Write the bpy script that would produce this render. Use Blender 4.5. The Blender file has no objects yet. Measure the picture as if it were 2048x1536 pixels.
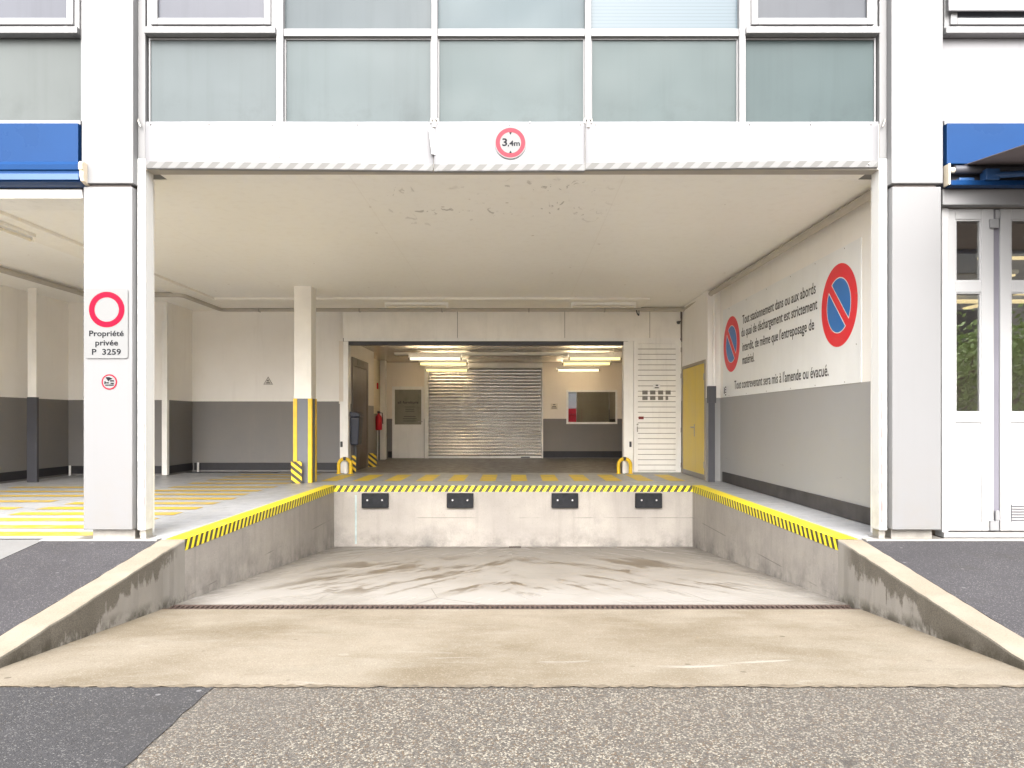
import bpy, bmesh, math, random
from mathutils import Vector, Matrix
random.seed(7)
S = bpy.context.scene
COL = S.collection
R = math.radians

# ---------------------------------------------------------------- scale of the place
u = 0.0046            # metres per survey unit (one unit = one photo pixel at the facade plane)
D = 1484 * u          # camera to facade plane
EYE = 238 * u         # eye above the dock deck (deck = z 0, facade = y 0)
def wx(p, r=1.0): return (p - 1031) * u * r
def wz(p, r=1.0): return EYE - (p - 841) * u * r
def wy(r): return (r - 1) * D
STREET = EYE - 312 * u
CEIL = EYE + 512 * u
RM_CEIL = EYE + 365 * u

# ---------------------------------------------------------------- camera, light, exposure
cd = bpy.data.cameras.new("camera")
cam = bpy.data.objects.new("camera", cd); COL.objects.link(cam)
cam.location = (0, -D, EYE); cam.rotation_euler = (R(90), 0, 0)
cd.sensor_width = 36; cd.lens = 36 * 1484 / 2048
cd.shift_x = -7 / 2048; cd.shift_y = 73 / 2048
cd.clip_start = 0.05; cd.clip_end = 600
S.camera = cam

SUN_EL = 36
w = bpy.data.worlds.new("World"); S.world = w; w.use_nodes = True
nt = w.node_tree; nt.nodes.clear()
sky = nt.nodes.new("ShaderNodeTexSky"); sky.sky_type = 'NISHITA'; sky.sun_disc = False
sky.sun_elevation = R(SUN_EL); sky.sun_rotation = R(180)
sky.air_density = 1.0; sky.dust_density = 6.0; sky.ozone_density = 1.0
hs = nt.nodes.new("ShaderNodeHueSaturation"); hs.inputs['Saturation'].default_value = 0.27
bg = nt.nodes.new("ShaderNodeBackground"); bg.inputs['Strength'].default_value = 0.15
wo = nt.nodes.new("ShaderNodeOutputWorld")
nt.links.new(sky.outputs[0], hs.inputs['Color']); nt.links.new(hs.outputs[0], bg.inputs['Color'])
nt.links.new(bg.outputs[0], wo.inputs['Surface'])
sd = bpy.data.lights.new("sun", 'SUN'); sd.energy = 1.5; sd.angle = R(95); sd.color = (1.0, 0.993, 0.98)
sun = bpy.data.objects.new("sun", sd); COL.objects.link(sun)
sun.rotation_euler = (R(90 - SUN_EL), 0, 0); sun.location = (0, -20, 12)
S.view_settings.view_transform = 'Standard'; S.view_settings.look = 'None'
S.view_settings.exposure = 1.98; S.view_settings.gamma = 1.0
S.cycles.use_denoising = True; S.cycles.max_bounces = 14; S.cycles.diffuse_bounces = 9
S.cycles.glossy_bounces = 5; S.cycles.sample_clamp_indirect = 6

# ---------------------------------------------------------------- materials
class NT:
    def __init__(s, name):
        s.m = bpy.data.materials.new(name); s.m.use_nodes = True
        s.t = s.m.node_tree; s.t.nodes.clear()
        s.out = s.t.nodes.new('ShaderNodeOutputMaterial')
        s.b = s.t.nodes.new('ShaderNodeBsdfPrincipled')
        s.t.links.new(s.b.outputs[0], s.out.inputs['Surface'])
        s.geo = s.t.nodes.new('ShaderNodeNewGeometry'); s.P = s.geo.outputs['Position']
    def put(s, sock, v):
        if isinstance(v, bpy.types.NodeSocket): s.t.links.new(v, sock)
        elif isinstance(v, (tuple, list)) and len(v) == 3 and sock.type == 'RGBA': sock.default_value = (*v, 1)
        else: sock.default_value = v
    def node(s, ty, ins=None, out=0, **kw):
        n = s.t.nodes.new(ty)
        for k, v in kw.items(): setattr(n, k, v)
        for k, v in (ins or {}).items(): s.put(n.inputs[k], v)
        return n.outputs[out]
    def math(s, op, a, b=0.0, c=None, clamp=False):
        d = {0: a, 1: b}
        if c is not None: d[2] = c
        return s.node('ShaderNodeMath', d, operation=op, use_clamp=clamp)
    def scale(s, sc, off=(0, 0, 0), vec=None):
        return s.node('ShaderNodeMapping', {'Vector': vec or s.P, 'Scale': sc, 'Location': off})
    def noise(s, scale, detail=4, rough=.55, vec=None, dist=0):
        return s.node('ShaderNodeTexNoise', {'Vector': vec or s.P, 'Scale': scale, 'Detail': detail, 'Roughness': rough, 'Distortion': dist})
    def vor(s, scale, vec=None, feature='F1', out=0, rnd=1.0):
        return s.node('ShaderNodeTexVoronoi', {'Vector': vec or s.P, 'Scale': scale, 'Randomness': rnd}, out=out, feature=feature)
    def ramp(s, fac, lo, hi, a=0.0, b=1.0):
        return s.node('ShaderNodeMapRange', {'Value': fac, 'From Min': lo, 'From Max': hi, 'To Min': a, 'To Max': b})
    def mix(s, fac, a, b, blend='MIX'):
        n = s.t.nodes.new('ShaderNodeMix'); n.data_type = 'RGBA'; n.blend_type = blend
        s.put(n.inputs[0], fac); s.put(n.inputs[6], a); s.put(n.inputs[7], b)
        return n.outputs[2]
    def xyz(s, vec=None):
        n = s.t.nodes.new('ShaderNodeSeparateXYZ'); s.t.links.new(vec or s.P, n.inputs[0]); return n.outputs
    def comb(s, x, y, z):
        return s.node('ShaderNodeCombineXYZ', {0: x, 1: y, 2: z})
    def bump(s, h, strength=.3, dist=.01):
        n = s.node('ShaderNodeBump', {'Height': h, 'Strength': strength, 'Distance': dist}); s.t.links.new(n, s.b.inputs['Normal'])
    def fin(s, col, rough=.6, metal=0.0, spec=.5, **kw):
        s.put(s.b.inputs['Base Color'], col); s.put(s.b.inputs['Roughness'], rough); s.put(s.b.inputs['Metallic'], metal)
        s.put(s.b.inputs['Specular IOR Level'], spec)
        for k, v in kw.items(): s.put(s.b.inputs[k], v)
        return s.m
def dk(c, f): return tuple(x * f for x in c)

def surf(name, col, rough=.55, metal=0.0, var=.10, vs=2.5, bump=.08, bs=90, spec=.5, grime=.0):
    """painted / metal surface with slow tone drift, fine mottling and a little grime"""
    n = NT(name)
    a = n.noise(vs, 6, .6); f = n.noise(vs * 14, 3)
    c = n.mix(n.ramp(a, .3, .7), dk(col, 1 - var), dk(col, 1 + var * .6))
    c = n.mix(n.ramp(f, .35, .75, 0, var), c, dk(col, .8))
    if grime:
        st = n.noise(1, 5, .65, vec=n.scale((9, 9, .9)))
        c = n.mix(n.ramp(st, .52, .78, 0, grime), c, dk(col, .45))
    n.bump(n.noise(bs, 3), bump, .004)
    return n.fin(c, n.ramp(a, .3, .7, rough - .06, rough + .08), metal, spec)

def cladding(name, col=(.1744, .1744, .1772)):
    n = NT(name)
    a = n.noise(.8, 4); st = n.noise(1, 5, .6, vec=n.scale((14, 14, .5))); z = n.xyz()[2]
    c = n.mix(n.ramp(a, .3, .7), dk(col, .965), col)
    c = n.mix(n.ramp(st, .55, .8, 0, .12), c, (.1329, .1263, .1163))
    spl = n.math('MULTIPLY', n.ramp(z, .02, .9, 1, 0), n.ramp(n.noise(5, 6, .7), .35, .7, 0, .42))
    c = n.mix(spl, c, (.1772, .1578, .1329))
    n.bump(n.noise(3, 2), .10, .01)
    return n.fin(c, .45, 0, .2)

def wallpaint(name, zs, top, low, grime=.12):
    n = NT(name); z = n.xyz()[2]
    zz = n.math('ADD', z, n.ramp(n.noise(30, 2), 0, 1, -.003, .003))
    a = n.noise(1.1, 5, .6); f = n.noise(22, 4, .6)
    c = n.mix(n.math('GREATER_THAN', zz, zs), low, top)
    c = n.mix(n.ramp(a, .35, .75, 0, .10), c, (.45, .38, .30))
    st = n.noise(1, 5, .65, vec=n.scale((6, 6, .7)))
    c = n.mix(n.ramp(st, .55, .8, 0, grime), c, (.33, .28, .23))
    # rubbed scuffs low on the wall
    sc = n.noise(1, 4, .7, vec=n.scale((2.2, 2.2, 26)))
    sc = n.math('MULTIPLY', n.ramp(sc, .66, .74), n.ramp(z, .25, 1.1, .55, 0))
    c = n.mix(sc, c, (.10, .095, .09))
    n.bump(n.math('ADD', n.noise(160, 3), n.math('MULTIPLY', f, .6)), .16, .004)
    return n.fin(c, n.ramp(a, .3, .7, .48, .62), 0, .4)

def concrete(name, light, dark, grain=60, streak=.35, lines=None, bump=.25, base_dirt=None):
    n = NT(name); x, y, z = n.xyz()
    a = n.noise(.9, 7, .62); b = n.noise(4.2, 6, .65); st = n.noise(1, 6, .6, vec=n.scale((7, 7, .45)))
    c = n.mix(n.ramp(a, .32, .68), dark, light)
    c = n.mix(n.ramp(b, .42, .72, 0, .45), c, dk(light, .72))
    c = n.mix(n.ramp(st, .5, .78, 0, streak), c, dk(dark, .62))
    c = n.mix(n.ramp(n.noise(grain, 3, .7), .35, .72, 0, .26), c, dk(dark, .6))
    pits = n.math('LESS_THAN', n.vor(24), .10)
    c = n.mix(n.math('MULTIPLY', pits, n.ramp(n.noise(2.4, 3), .45, .6, 0, .7)), c, dk(dark, .42))
    h = n.math('ADD', n.noise(grain, 4), n.math('MULTIPLY', b, .7))
    if lines:            # formwork joints at given heights
        for zl in lines:
            brk = n.ramp(n.noise(1.1, 3), .50, .58)
            l = n.math('MULTIPLY', n.math('LESS_THAN', n.math('ABSOLUTE', n.math('SUBTRACT', z, zl)), .0055), brk)
            c = n.mix(n.math('MULTIPLY', l, .6), c, dk(dark, .35))
    if base_dirt:
        slope, z0 = base_dirt
        hgt = n.math('SUBTRACT', z, n.math('ADD', n.math('MULTIPLY', y, slope), z0))
        d = n.math('MULTIPLY', n.ramp(hgt, 0, .34, 1, 0), n.ramp(n.noise(2.6, 6, .7), .42, .66))
        c = n.mix(n.math('MULTIPLY', d, .78), c, (.10, .093, .09))
        d2 = n.math('MULTIPLY', n.ramp(hgt, .05, .75, 1, 0), n.ramp(n.noise(1.0, 6, .72), .52, .70))
        c = n.mix(n.math('MULTIPLY', d2, .6), c, (.13, .125, .125))
    n.bump(h, bump, .008)
    return n.fin(c, .82, 0, .25)

SL = 120 / 1484.0        # fall of ramp and pit floor
def zfloor(y): return EYE - 361 * u - y * SL
TOPSL = (66 / .358) / 1484.0   # fall of ramp wall tops towards the street

def stripes(name, axis, period, sp=.5, yellow=(.86, .72, .02), black=(.045, .038, .02), lean=1.0, duty=.5, wear=.1):
    n = NT(name); p = n.xyz(); a = {'x': p[0], 'y': p[1]}[axis]
    s = n.math('SUBTRACT', a, n.math('MULTIPLY', p[2], lean))
    f = n.math('FRACT', n.math('ADD', n.math('DIVIDE', s, period), 50))
    c = n.mix(n.math('GREATER_THAN', f, duty), black, yellow)
    c = n.mix(n.ramp(n.noise(26, 5, .7), .58, .78, 0, wear * 4), c, (.30, .27, .2))
    c = n.mix(n.math('MULTIPLY', n.ramp(n.noise(2.3, 6, .75), .60, .68), wear * 6, clamp=True), c, (.27, .245, .20))
    return n.fin(c, .5, 0, sp)

M = {}
M['white'] = cladding('white_cladding')
M['doorwhite'] = cladding('white_cladding_lightened_doors', (.32, .32, .322))  # cladding white, lightened to make up for less light on the doors
M['jambwhite'] = cladding('white_cladding_lightened_jambs', (.62, .62, .61))  # same white lightened further, lifting the shaded inner faces of the jambs
M['white2'] = cladding('white_sheet', (.2078, .2078, .2167))
M['winframe'] = surf('white_window_frame', (.2079, .2079, .2114), .42, spec=.2, var=.04, bump=.02)
M['joint'] = surf('dark_joint', (.22, .19, .175), .8)
M['steel'] = surf('galvanised_steel', (.36, .34, .31), .45, .6, var=.25, vs=9)
M['cream'] = surf('cream_paint', (.87, .845, .80), .5, var=.06, grime=.12)
M['creamtrim'] = surf('cream_trim', (.86, .848, .82), .42, var=.06, grime=.2)
M['lip'] = surf('lintel_underside', (.3600, .3366, .3021), .6, var=.12)
M['wall'] = wallpaint('dock_wall_paint', EYE + 89 * u, (.885, .862, .825), (.195, .187, .183))
M['roomwall'] = wallpaint('room_wall_paint', EYE + 11 * u, (.85, .78, .69), (.19, .176, .165))
M['rightwall'] = wallpaint('bright_wall_paint', EYE + 89 * u, (.885, .868, .845), (.335, .335, .338))
M['skirt'] = surf('black_skirting', (.022, .021, .026), .55, var=.5, vs=5, grime=.3)
M['blue'] = surf('blue_paint', (.0066, .0355, .1157), .3, var=.10, vs=1.5, bump=.02, spec=.10)
M['bluedark'] = surf('blue_arm_paint', (.0229, .0727, .1913), .35, var=.12)
M['fabric'] = surf('awning_fabric', (.15, .125, .13), .9, var=.08, bs=300, bump=.1)
M['black'] = surf('black_rubber', (.022, .023, .026), .7, var=.5, vs=12, bump=.4, bs=60, spec=.15, grime=.4)
M['dark'] = surf('dark_steel', (.05, .05, .06), .5, var=.2)
M['bolt'] = surf('bright_bolt', (.75, .74, .72), .3, .8)
M['yellow'] = surf('yellow_paint', (.80, .52, .012), .4, var=.10, vs=8, grime=.15)
M['ydoor'] = surf('ochre_door_paint', (.68, .50, .06), .45, var=.07, grime=.10)
M['grey'] = surf('grey_panel', (.16, .17, .195), .5, var=.08)
M['dgrey'] = surf('dark_grey_paint', (.055, .055, .065), .5, var=.15)
M['greysteel'] = surf('grey_kick_plate', (.26, .24, .225), .4, .5, var=.2, vs=7)
M['red'] = surf('red_enamel', (.58, .010, .025), .35, var=.05)
M['signred'] = surf('sign_red', (.78, .028, .045), .4, var=.03, bump=0)
M['signred2'] = surf('sign_pink_red', (.2244, .0036, .0204), .4, var=.03, bump=0, spec=.06)
M['signred3'] = surf('sign_pale_red', (.2693, .0317, .0453), .4, var=.03, bump=0, spec=.06)  # paler, pinker red for the height sign ring
M['signblue'] = surf('sign_blue', (.03, .17, .50), .4, var=.03, bump=0)
M['signwhite'] = surf('sign_white', (.80, .80, .79), .4, var=.03, bump=0)
M['signgrey'] = surf('sign_panel_grey', (.1688, .1700, .1700), .5, var=.02, bump=0, spec=.08)
M['board'] = surf('board_white', (.82, .835, .845), .4, var=.04, bump=.03, grime=.06)
M['ink'] = surf('lettering_ink', (.022, .020, .022), .5, var=.1, bump=0)
M['inkgrey'] = surf('lettering_grey', (.013, .013, .016), .6, var=.1, bump=0, spec=.05)
M['lift'] = surf('lift_steel', (.15, .125, .115), .42, .5, var=.15, vs=3)
M['liftdark'] = surf('lift_header', (.07, .055, .05), .4, .5)
M['bin'] = surf('navy_plastic', (.018, .022, .042), .4, var=.15)
M['tube_off'] = surf('unlit_tube', (.72, .68, .60), .3, var=.03)
M['rust'] = surf('rusty_grate', (.085, .058, .048), .7, .3, var=.4, vs=14)
M['slot'] = surf('drain_dark', (.012, .010, .009), .9)
M['paper'] = surf('mesh_window', (.20, .185, .165), .5, var=.35, vs=30)
M['trunk'] = surf('tree_bark', (.10, .07, .05), .9, var=.3, vs=12, bump=.6, bs=30)
M['tape'] = stripes('black_yellow_tape_back', 'x', .113, lean=.62)
M['tapes'] = stripes('black_yellow_tape_side', 'y', .118, lean=.55)
M['plate'] = stripes('black_yellow_plate', 'x', .155, lean=-1.25, yellow=(.80, .54, .02), wear=.05)
M['platey'] = stripes('black_yellow_plate_side', 'y', .16, lean=-.8, yellow=(.72, .56, .05), wear=.05)
M['hgt'] = stripes('faded_grey_stripes', 'x', .145, sp=.08, lean=1.0, yellow=(.165, .165, .165), black=(.122, .120, .116), wear=.0)
M['pinktape'] = None

def pinktape():
    n = NT('faded_pink_tape'); p = n.xyz()
    s = n.math('ADD', n.math('ADD', p[0], p[1]), n.math('MULTIPLY', p[2], .8))
    f = n.math('GREATER_THAN', n.math('FRACT', n.math('ADD', n.math('DIVIDE', s, .135), 30)), .5)
    return n.fin(n.mix(n.math('MULTIPLY', f, n.ramp(n.noise(8, 4), .3, .6, .2, .9)), (.2020, .1989, .1958), (.1897, .1499, .1438)), .5)
M['pinktape'] = pinktape()

def ceiling_mat():
    n = NT('cream_ceiling'); x, y, z = n.xyz()
    a = n.noise(.55, 6, .6); f = n.noise(9, 5, .6)
    c = n.mix(n.ramp(a, .32, .7), (.875, .86, .83), (.90, .89, .87))
    c = n.mix(n.ramp(f, .5, .8, 0, .12), c, (.5, .43, .35))
    # board joints of the soffit
    for px in (-4.2, -1.6, 1.05):
        c = n.mix(n.math('MULTIPLY', n.math('LESS_THAN', n.math('ABSOLUTE', n.math('SUBTRACT', x, px)), .006), .08), c, (.4, .33, .27))
    # vehicle scuffs
    reg = n.math('MULTIPLY', n.ramp(y, .35, .6), n.ramp(y, 1.5, 2.4, 1, 0))
    reg = n.math('MULTIPLY', reg, n.math('MULTIPLY', n.ramp(x, -1.6, -1.1), n.ramp(x, .7, 1.1, 1, 0)))
    m1 = n.ramp(n.noise(1, 3, .5, vec=n.scale((9, 4, 1)), dist=1.6), .62, .66)
    m2 = n.ramp(n.noise(2.2, 3), .42, .54)
    c = n.mix(n.math('MULTIPLY', n.math('MULTIPLY', reg, m1), n.math('MULTIPLY', m2, .5)), c, (.14, .12, .11))
    sp = n.math('MULTIPLY', n.math('LESS_THAN', n.vor(2.3), .045), .5)
    c = n.mix(sp, c, (.35, .29, .24))
    n.bump(n.math('ADD', n.noise(1.4, 3), n.math('MULTIPLY', n.noise(120, 2), .06)), .18, .02)
    return n.fin(c, .45, 0, .5)
M['ceiling'] = ceiling_mat()

def roomceil():
    n = NT('metal_ceiling_panels'); x, y, z = n.xyz()
    k = n.math('LESS_THAN', n.math('FRACT', n.math('ADD', n.math('DIVIDE', x, .62), 20)), .02)
    c = n.mix(k, (.55, .49, .41), (.12, .10, .08))
    n.bump(n.noise(2.2, 2, vec=n.scale((1, 3, 1))), .06, .02)
    return n.fin(c, .26, .5)
M['roomceil'] = roomceil()

def deck_mat(name, col, rough, dark=.55):
    n = NT(name)
    a = n.noise(.7, 6, .62); b = n.noise(5, 6, .66); f = n.noise(70, 3)
    c = n.mix(n.ramp(a, .3, .7), dk(col, .80), dk(col, 1.12))
    c = n.mix(n.ramp(b, .5, .78, 0, .5), c, dk(col, dark))
    sc = n.noise(1, 5, .7, vec=n.scale((1.2, 18, 1)), dist=.8)
    c = n.mix(n.ramp(sc, .62, .72, 0, .35), c, dk(col, .45))
    c = n.mix(n.ramp(f, .4, .7, 0, .18), c, dk(col, .6))
    n.bump(n.math('ADD', f, b), .14, .005)
    return n.fin(c, n.ramp(b, .3, .7, rough - .1, rough + .14), 0, .5)
M['deck'] = deck_mat('grey_deck_paint', (.40, .41, .43), .42)
M['roomfloor'] = deck_mat('room_floor_paint', (.155, .145, .135), .40)

M['pipe'] = surf('pipe_grey', (.46, .425, .375), .5, var=.12)
def marking(name, col, worn):
    n = NT(name)
    a = n.noise(3.5, 7, .7); f = n.noise(40, 4, .7)
    c = n.mix(n.ramp(f, .3, .7), dk(col, .86), dk(col, 1.08))
    g = n.ramp(n.math('ADD', n.math('MULTIPLY', a, .75), n.math('MULTIPLY', f, .25)), .47, .62, 0, worn)
    return n.fin(n.mix(g, c, (.27, .26, .24)), .5)
M['mark'] = marking('yellow_floor_marking', (.56, .385, .025), .62)
M['dash'] = marking('yellow_dash_marking', (.80, .58, .04), .38)
M['edge'] = marking('bright_yellow_edge', (.85, .68, .012), .18)

def pit_mat():
    n = NT('pit_floor_concrete'); x, y, z = n.xyz()
    a = n.noise(.8, 7, .65); b = n.noise(1, 6, .68, vec=n.scale((2.0, 7, 1)))
    c = n.mix(n.ramp(a, .3, .7), (.1936, .1754, .1518), (.2634, .2450, .2200))
    c = n.mix(n.ramp(b, .48, .74, 0, .55), c, (.2556, .2292, .1950))
    # roof shade painted in, patchy and darker towards the back wall
    c = n.mix(n.math('MULTIPLY', n.ramp(y, 2.2, 5.6, 0, .65), n.ramp(n.noise(1.6, 6, .7), .3, .65)), c, (.1860, .1739, .1618))
    # worn cement by the drain, with the daylight there painted in paler
    c = n.mix(n.math('MULTIPLY', n.ramp(y, .2, 2.0, .75, 0), n.ramp(n.noise(1.1, 5), .3, .55)), c, (.2866, .2727, .2548))
    # wet tyre smears fanning out from the back of the bay
    ax = n.math('ABSOLUTE', n.math('ADD', x, .05)); sg = n.math('GREATER_THAN', x, -.05)
    acr = n.math('ADD', ax, n.math('MULTIPLY', y, .52)); alo = n.math('SUBTRACT', y, n.math('MULTIPLY', ax, .52))
    s1 = n.noise(1, 7, .68, vec=n.comb(n.math('MULTIPLY', acr, 1.9), n.math('MULTIPLY', alo, .40), n.math('MULTIPLY', sg, 7.7)), dist=.25)
    s2 = n.noise(1, 5, .7, vec=n.comb(n.math('MULTIPLY', acr, 7), n.math('MULTIPLY', alo, .7), n.math('ADD', n.math('MULTIPLY', sg, 3.1), 8.1)), dist=.2)
    reg = n.math('MULTIPLY', n.ramp(y, .25, .8), n.ramp(y, 3.4, 4.5, 1, 0))
    reg = n.math('MULTIPLY', reg, n.ramp(n.math('ABSOLUTE', x), 2.1, 2.7, 1, 0))
    st = n.math('MAXIMUM', n.ramp(n.math('ADD', s1, n.ramp(n.noise(14, 4, .7), 0, 1, -.035, .035)), .538, .552), n.math('MULTIPLY', n.ramp(s2, .575, .605), .85))
    c = n.mix(n.math('MULTIPLY', n.math('MULTIPLY', st, reg), .90), c, (.088, .066, .044))
    c = n.mix(n.ramp(n.noise(55, 3, .7), .4, .7, 0, .2), c, (.2168, .1897, .1660))
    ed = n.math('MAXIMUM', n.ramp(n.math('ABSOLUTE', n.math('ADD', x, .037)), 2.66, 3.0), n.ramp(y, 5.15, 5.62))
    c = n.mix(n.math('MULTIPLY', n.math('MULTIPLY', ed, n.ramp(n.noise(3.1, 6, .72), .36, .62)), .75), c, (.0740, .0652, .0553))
    crk = n.vor(.62, vec=n.scale((1, 1, .01), (2.2, .4, 0)), feature='DISTANCE_TO_EDGE')
    c = n.mix(n.math('MULTIPLY', n.math('LESS_THAN', crk, .0022), n.ramp(n.noise(.8, 2), .48, .56, 0, .6)), c, (.0593, .0514, .0444))
    n.bump(n.math('ADD', n.noise(60, 4), n.noise(4, 4)), .15, .006)
    return n.fin(c, n.ramp(st, 0, 1, .78, .45), 0, .3)
M['pit'] = pit_mat()

def ramp_mat():
    n = NT('washed_concrete'); x, y, z = n.xyz()
    a = n.noise(.9, 7, .62); b = n.noise(1, 7, .7, vec=n.scale((1.5, 3.6, 1)), dist=.8)
    c = n.mix(n.ramp(a, .34, .66), (.1520, .1229, .0841), (.2215, .1918, .1474))
    lg = n.noise(.45, 5, .65); c = n.mix(n.ramp(lg, .42, .62, 0, .5), c, (.2577, .2215, .1755))
    dm = n.noise(1, 6, .7, vec=n.scale((1.1, 2.3, 1), (7, 2, 0))); c = n.mix(n.ramp(dm, .54, .72, 0, .4), c, (.1221, .0976, .0658))
    c = n.mix(n.ramp(b, .5, .75, 0, .45), c, (.2713, .2487, .2062))
    g = n.noise(130, 2, .6); g2 = n.vor(150, out=1)
    c = n.mix(n.ramp(g, .52, .74, 0, .6), c, (.0904, .0724, .0491))
    c = n.mix(n.ramp(n.xyz(g2)[0], .75, 1, 0, .35), c, (.3618, .3346, .2764))
    # chalky scrape marks
    sc = n.noise(1, 4, .55, vec=n.scale((1.0, 4.2, 1), (3, 1, 0)), dist=1.8)
    c = n.mix(n.math('MULTIPLY', n.ramp(sc, .69, .80), .55), c, (.3980, .3889, .3596))
    # damp grit beside the walls
    e = n.math('MULTIPLY', n.ramp(n.math('ABSOLUTE', n.math('ADD', x, .037)), 2.72, 3.03), n.ramp(n.noise(3.4, 6, .7), .35, .62))
    c = n.mix(n.math('MULTIPLY', e, .45), c, (.1447, .1176, .0790))
    sp = n.math('LESS_THAN', n.vor(4.0), .075)
    c = n.mix(n.math('MULTIPLY', sp, n.ramp(n.noise(1.7, 2), .5, .6, 0, .8)), c, (.0904, .0724, .0526))
    n.bump(n.math('ADD', g, n.math('MULTIPLY', a, .5)), .35, .006)
    return n.fin(c, .85, 0, .25)
M['ramp'] = ramp_mat()

def rampwall_mat():
    n = NT('damp_ramp_wall'); x, y, z = n.xyz(); nz = n.xyz(n.geo.outputs['Normal'])[2]
    a = n.noise(1.4, 6, .62); st = n.noise(1, 6, .62, vec=n.scale((9, 9, .5)))
    c = n.mix(n.ramp(a, .3, .7), (.2300, .2130, .1871), (.2938, .2738, .2465))
    c = n.mix(n.ramp(st, .45, .75, 0, .35), c, (.1832, .1695, .1479))
    g = n.noise(110, 2, .6)
    hgt = n.math('SUBTRACT', n.math('MULTIPLY', y, TOPSL), z)          # below the top edge
    lim = n.math('ADD', n.ramp(y, -2.4, -.1, .34, .10), n.ramp(n.noise(2.1, 6, .7), .25, .75, -.17, .17))
    lim = n.math('ADD', lim, n.ramp(n.noise(1, 5, .7, vec=n.scale((11, 11, .6))), .3, .7, -.09, .09))
    wet = n.math('MULTIPLY', n.ramp(n.math('SUBTRACT', lim, hgt), -.02, .03), n.ramp(y, -.28, -.12, 1, 0))
    c = n.mix(n.math('MULTIPLY', wet, .78), c, n.mix(n.ramp(g, .35, .65), (.0528, .0452, .0329), (.1277, .1103, .0849)))
    bot = n.math('SUBTRACT', z, n.math('SUBTRACT', zfloor(0), n.math('MULTIPLY', y, SL)))
    moss = n.math('MULTIPLY', n.ramp(bot, .02, .11, 1, 0), n.ramp(n.noise(6, 6, .7), .4, .56))
    c = n.mix(n.math('MULTIPLY', moss, .8), c, (.0511, .0443, .0311))
    top = n.mix(n.ramp(n.noise(120, 2, .6), .5, .75, 0, .5), (.2258, .1929, .1487), (.0937, .0782, .0584))
    top = n.mix(n.ramp(n.noise(2, 5, .6), .4, .7), top, (.2640, .2330, .1880))
    c = n.mix(n.math('GREATER_THAN', nz, .5), c, top)
    n.bump(n.math('ADD', g, n.noise(6, 3)), .35, .007)
    return n.fin(c, .8, 0, .3)
M['rampwall'] = rampwall_mat()

def aggregate():
    n = NT('exposed_aggregate'); x, y, z = n.xyz()
    sc = 116
    cell = n.xyz(n.vor(sc, out=1)); e = n.vor(sc, feature='DISTANCE_TO_EDGE')
    c = n.mix(n.ramp(cell[0], 0, 1), (.0707, .0630, .0560), (.1767, .1596, .1365))
    c = n.mix(n.math('GREATER_THAN', cell[1], .74), c, (.3027, .2747, .2229))
    c = n.mix(n.math('GREATER_THAN', cell[2], .87), c, (.1269, .0928, .0637))
    c = n.mix(n.ramp(e, .03, .13, .6, 0), c, (.0332, .0297, .0273))
    a = n.noise(.8, 6, .62)
    c = n.mix(n.ramp(a, .45, .72, 0, .38), c, (.0977, .0890, .0820))
    b = n.noise(5.5, 6, .7)
    c = n.mix(n.ramp(b, .52, .75, 0, .42), c, (.0733, .0670, .0610))
    wp = n.noise(.42, 5, .6); c = n.mix(n.ramp(wp, .5, .66, 0, .30), c, (.1135, .1024, .0918))
    tar = n.math('MULTIPLY', n.math('LESS_THAN', n.vor(1.9), .07), n.ramp(n.noise(9, 4), .4, .55))
    c = n.mix(n.math('MULTIPLY', tar, .7), c, (.0488, .0441, .0409))
    n.bump(n.ramp(e, 0, .3), .6, .006)
    return n.fin(c, .72, 0, .35)
M['aggregate'] = aggregate()

def asphalt(name, lo, hi, gum=.5):
    n = NT(name)
    cell = n.xyz(n.vor(170, out=1)); a = n.noise(.9, 6, .6); b = n.noise(4.5, 6, .7)
    c = n.mix(cell[0], lo, hi)
    c = n.mix(n.math('GREATER_THAN', cell[1], .93), c, (.1326, .1287, .1248))
    c = n.mix(n.ramp(a, .4, .7, 0, .5), c, dk(lo, .85))
    br = n.ramp(n.noise(1.5, 5, .7), .58, .72, 0, .45); c = n.mix(br, c, (.0351, .0320, .0281))
    c = n.mix(n.ramp(b, .5, .75, 0, .3), c, dk(hi, 1.15))
    d = n.vor(5.5); k = n.ramp(n.noise(3, 2), .42, .5)
    c = n.mix(n.math('MULTIPLY', n.math('MULTIPLY', n.math('LESS_THAN', d, .085), k), gum), c, (.2496, .2457, .2496))
    n.bump(n.xyz(n.vor(150, out=0))[0], .5, .005)
    return n.fin(c, .8, 0, .35)
M['asphalt'] = asphalt('pavement_asphalt', (.0328, .0309, .0343), (.0572, .0542, .0593), .3)
M['patch'] = asphalt('street_asphalt_patch', (.0290, .0282, .0298), (.0532, .0515, .0540), .5)
M['paleconc'] = concrete('pale_paving', (.2028, .2028, .2005), (.1599, .1560, .1521), bump=.1)
M['dock'] = concrete('dock_wall_concrete', (.4038, .3720, .3332), (.3006, .2763, .2534), lines=[EYE - 195 * 1.82 * u], base_dirt=(-SL, zfloor(0)))
M['sill'] = concrete('sill_concrete', (.3680, .3520, .3280), (.2240, .2120, .1960))

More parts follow.
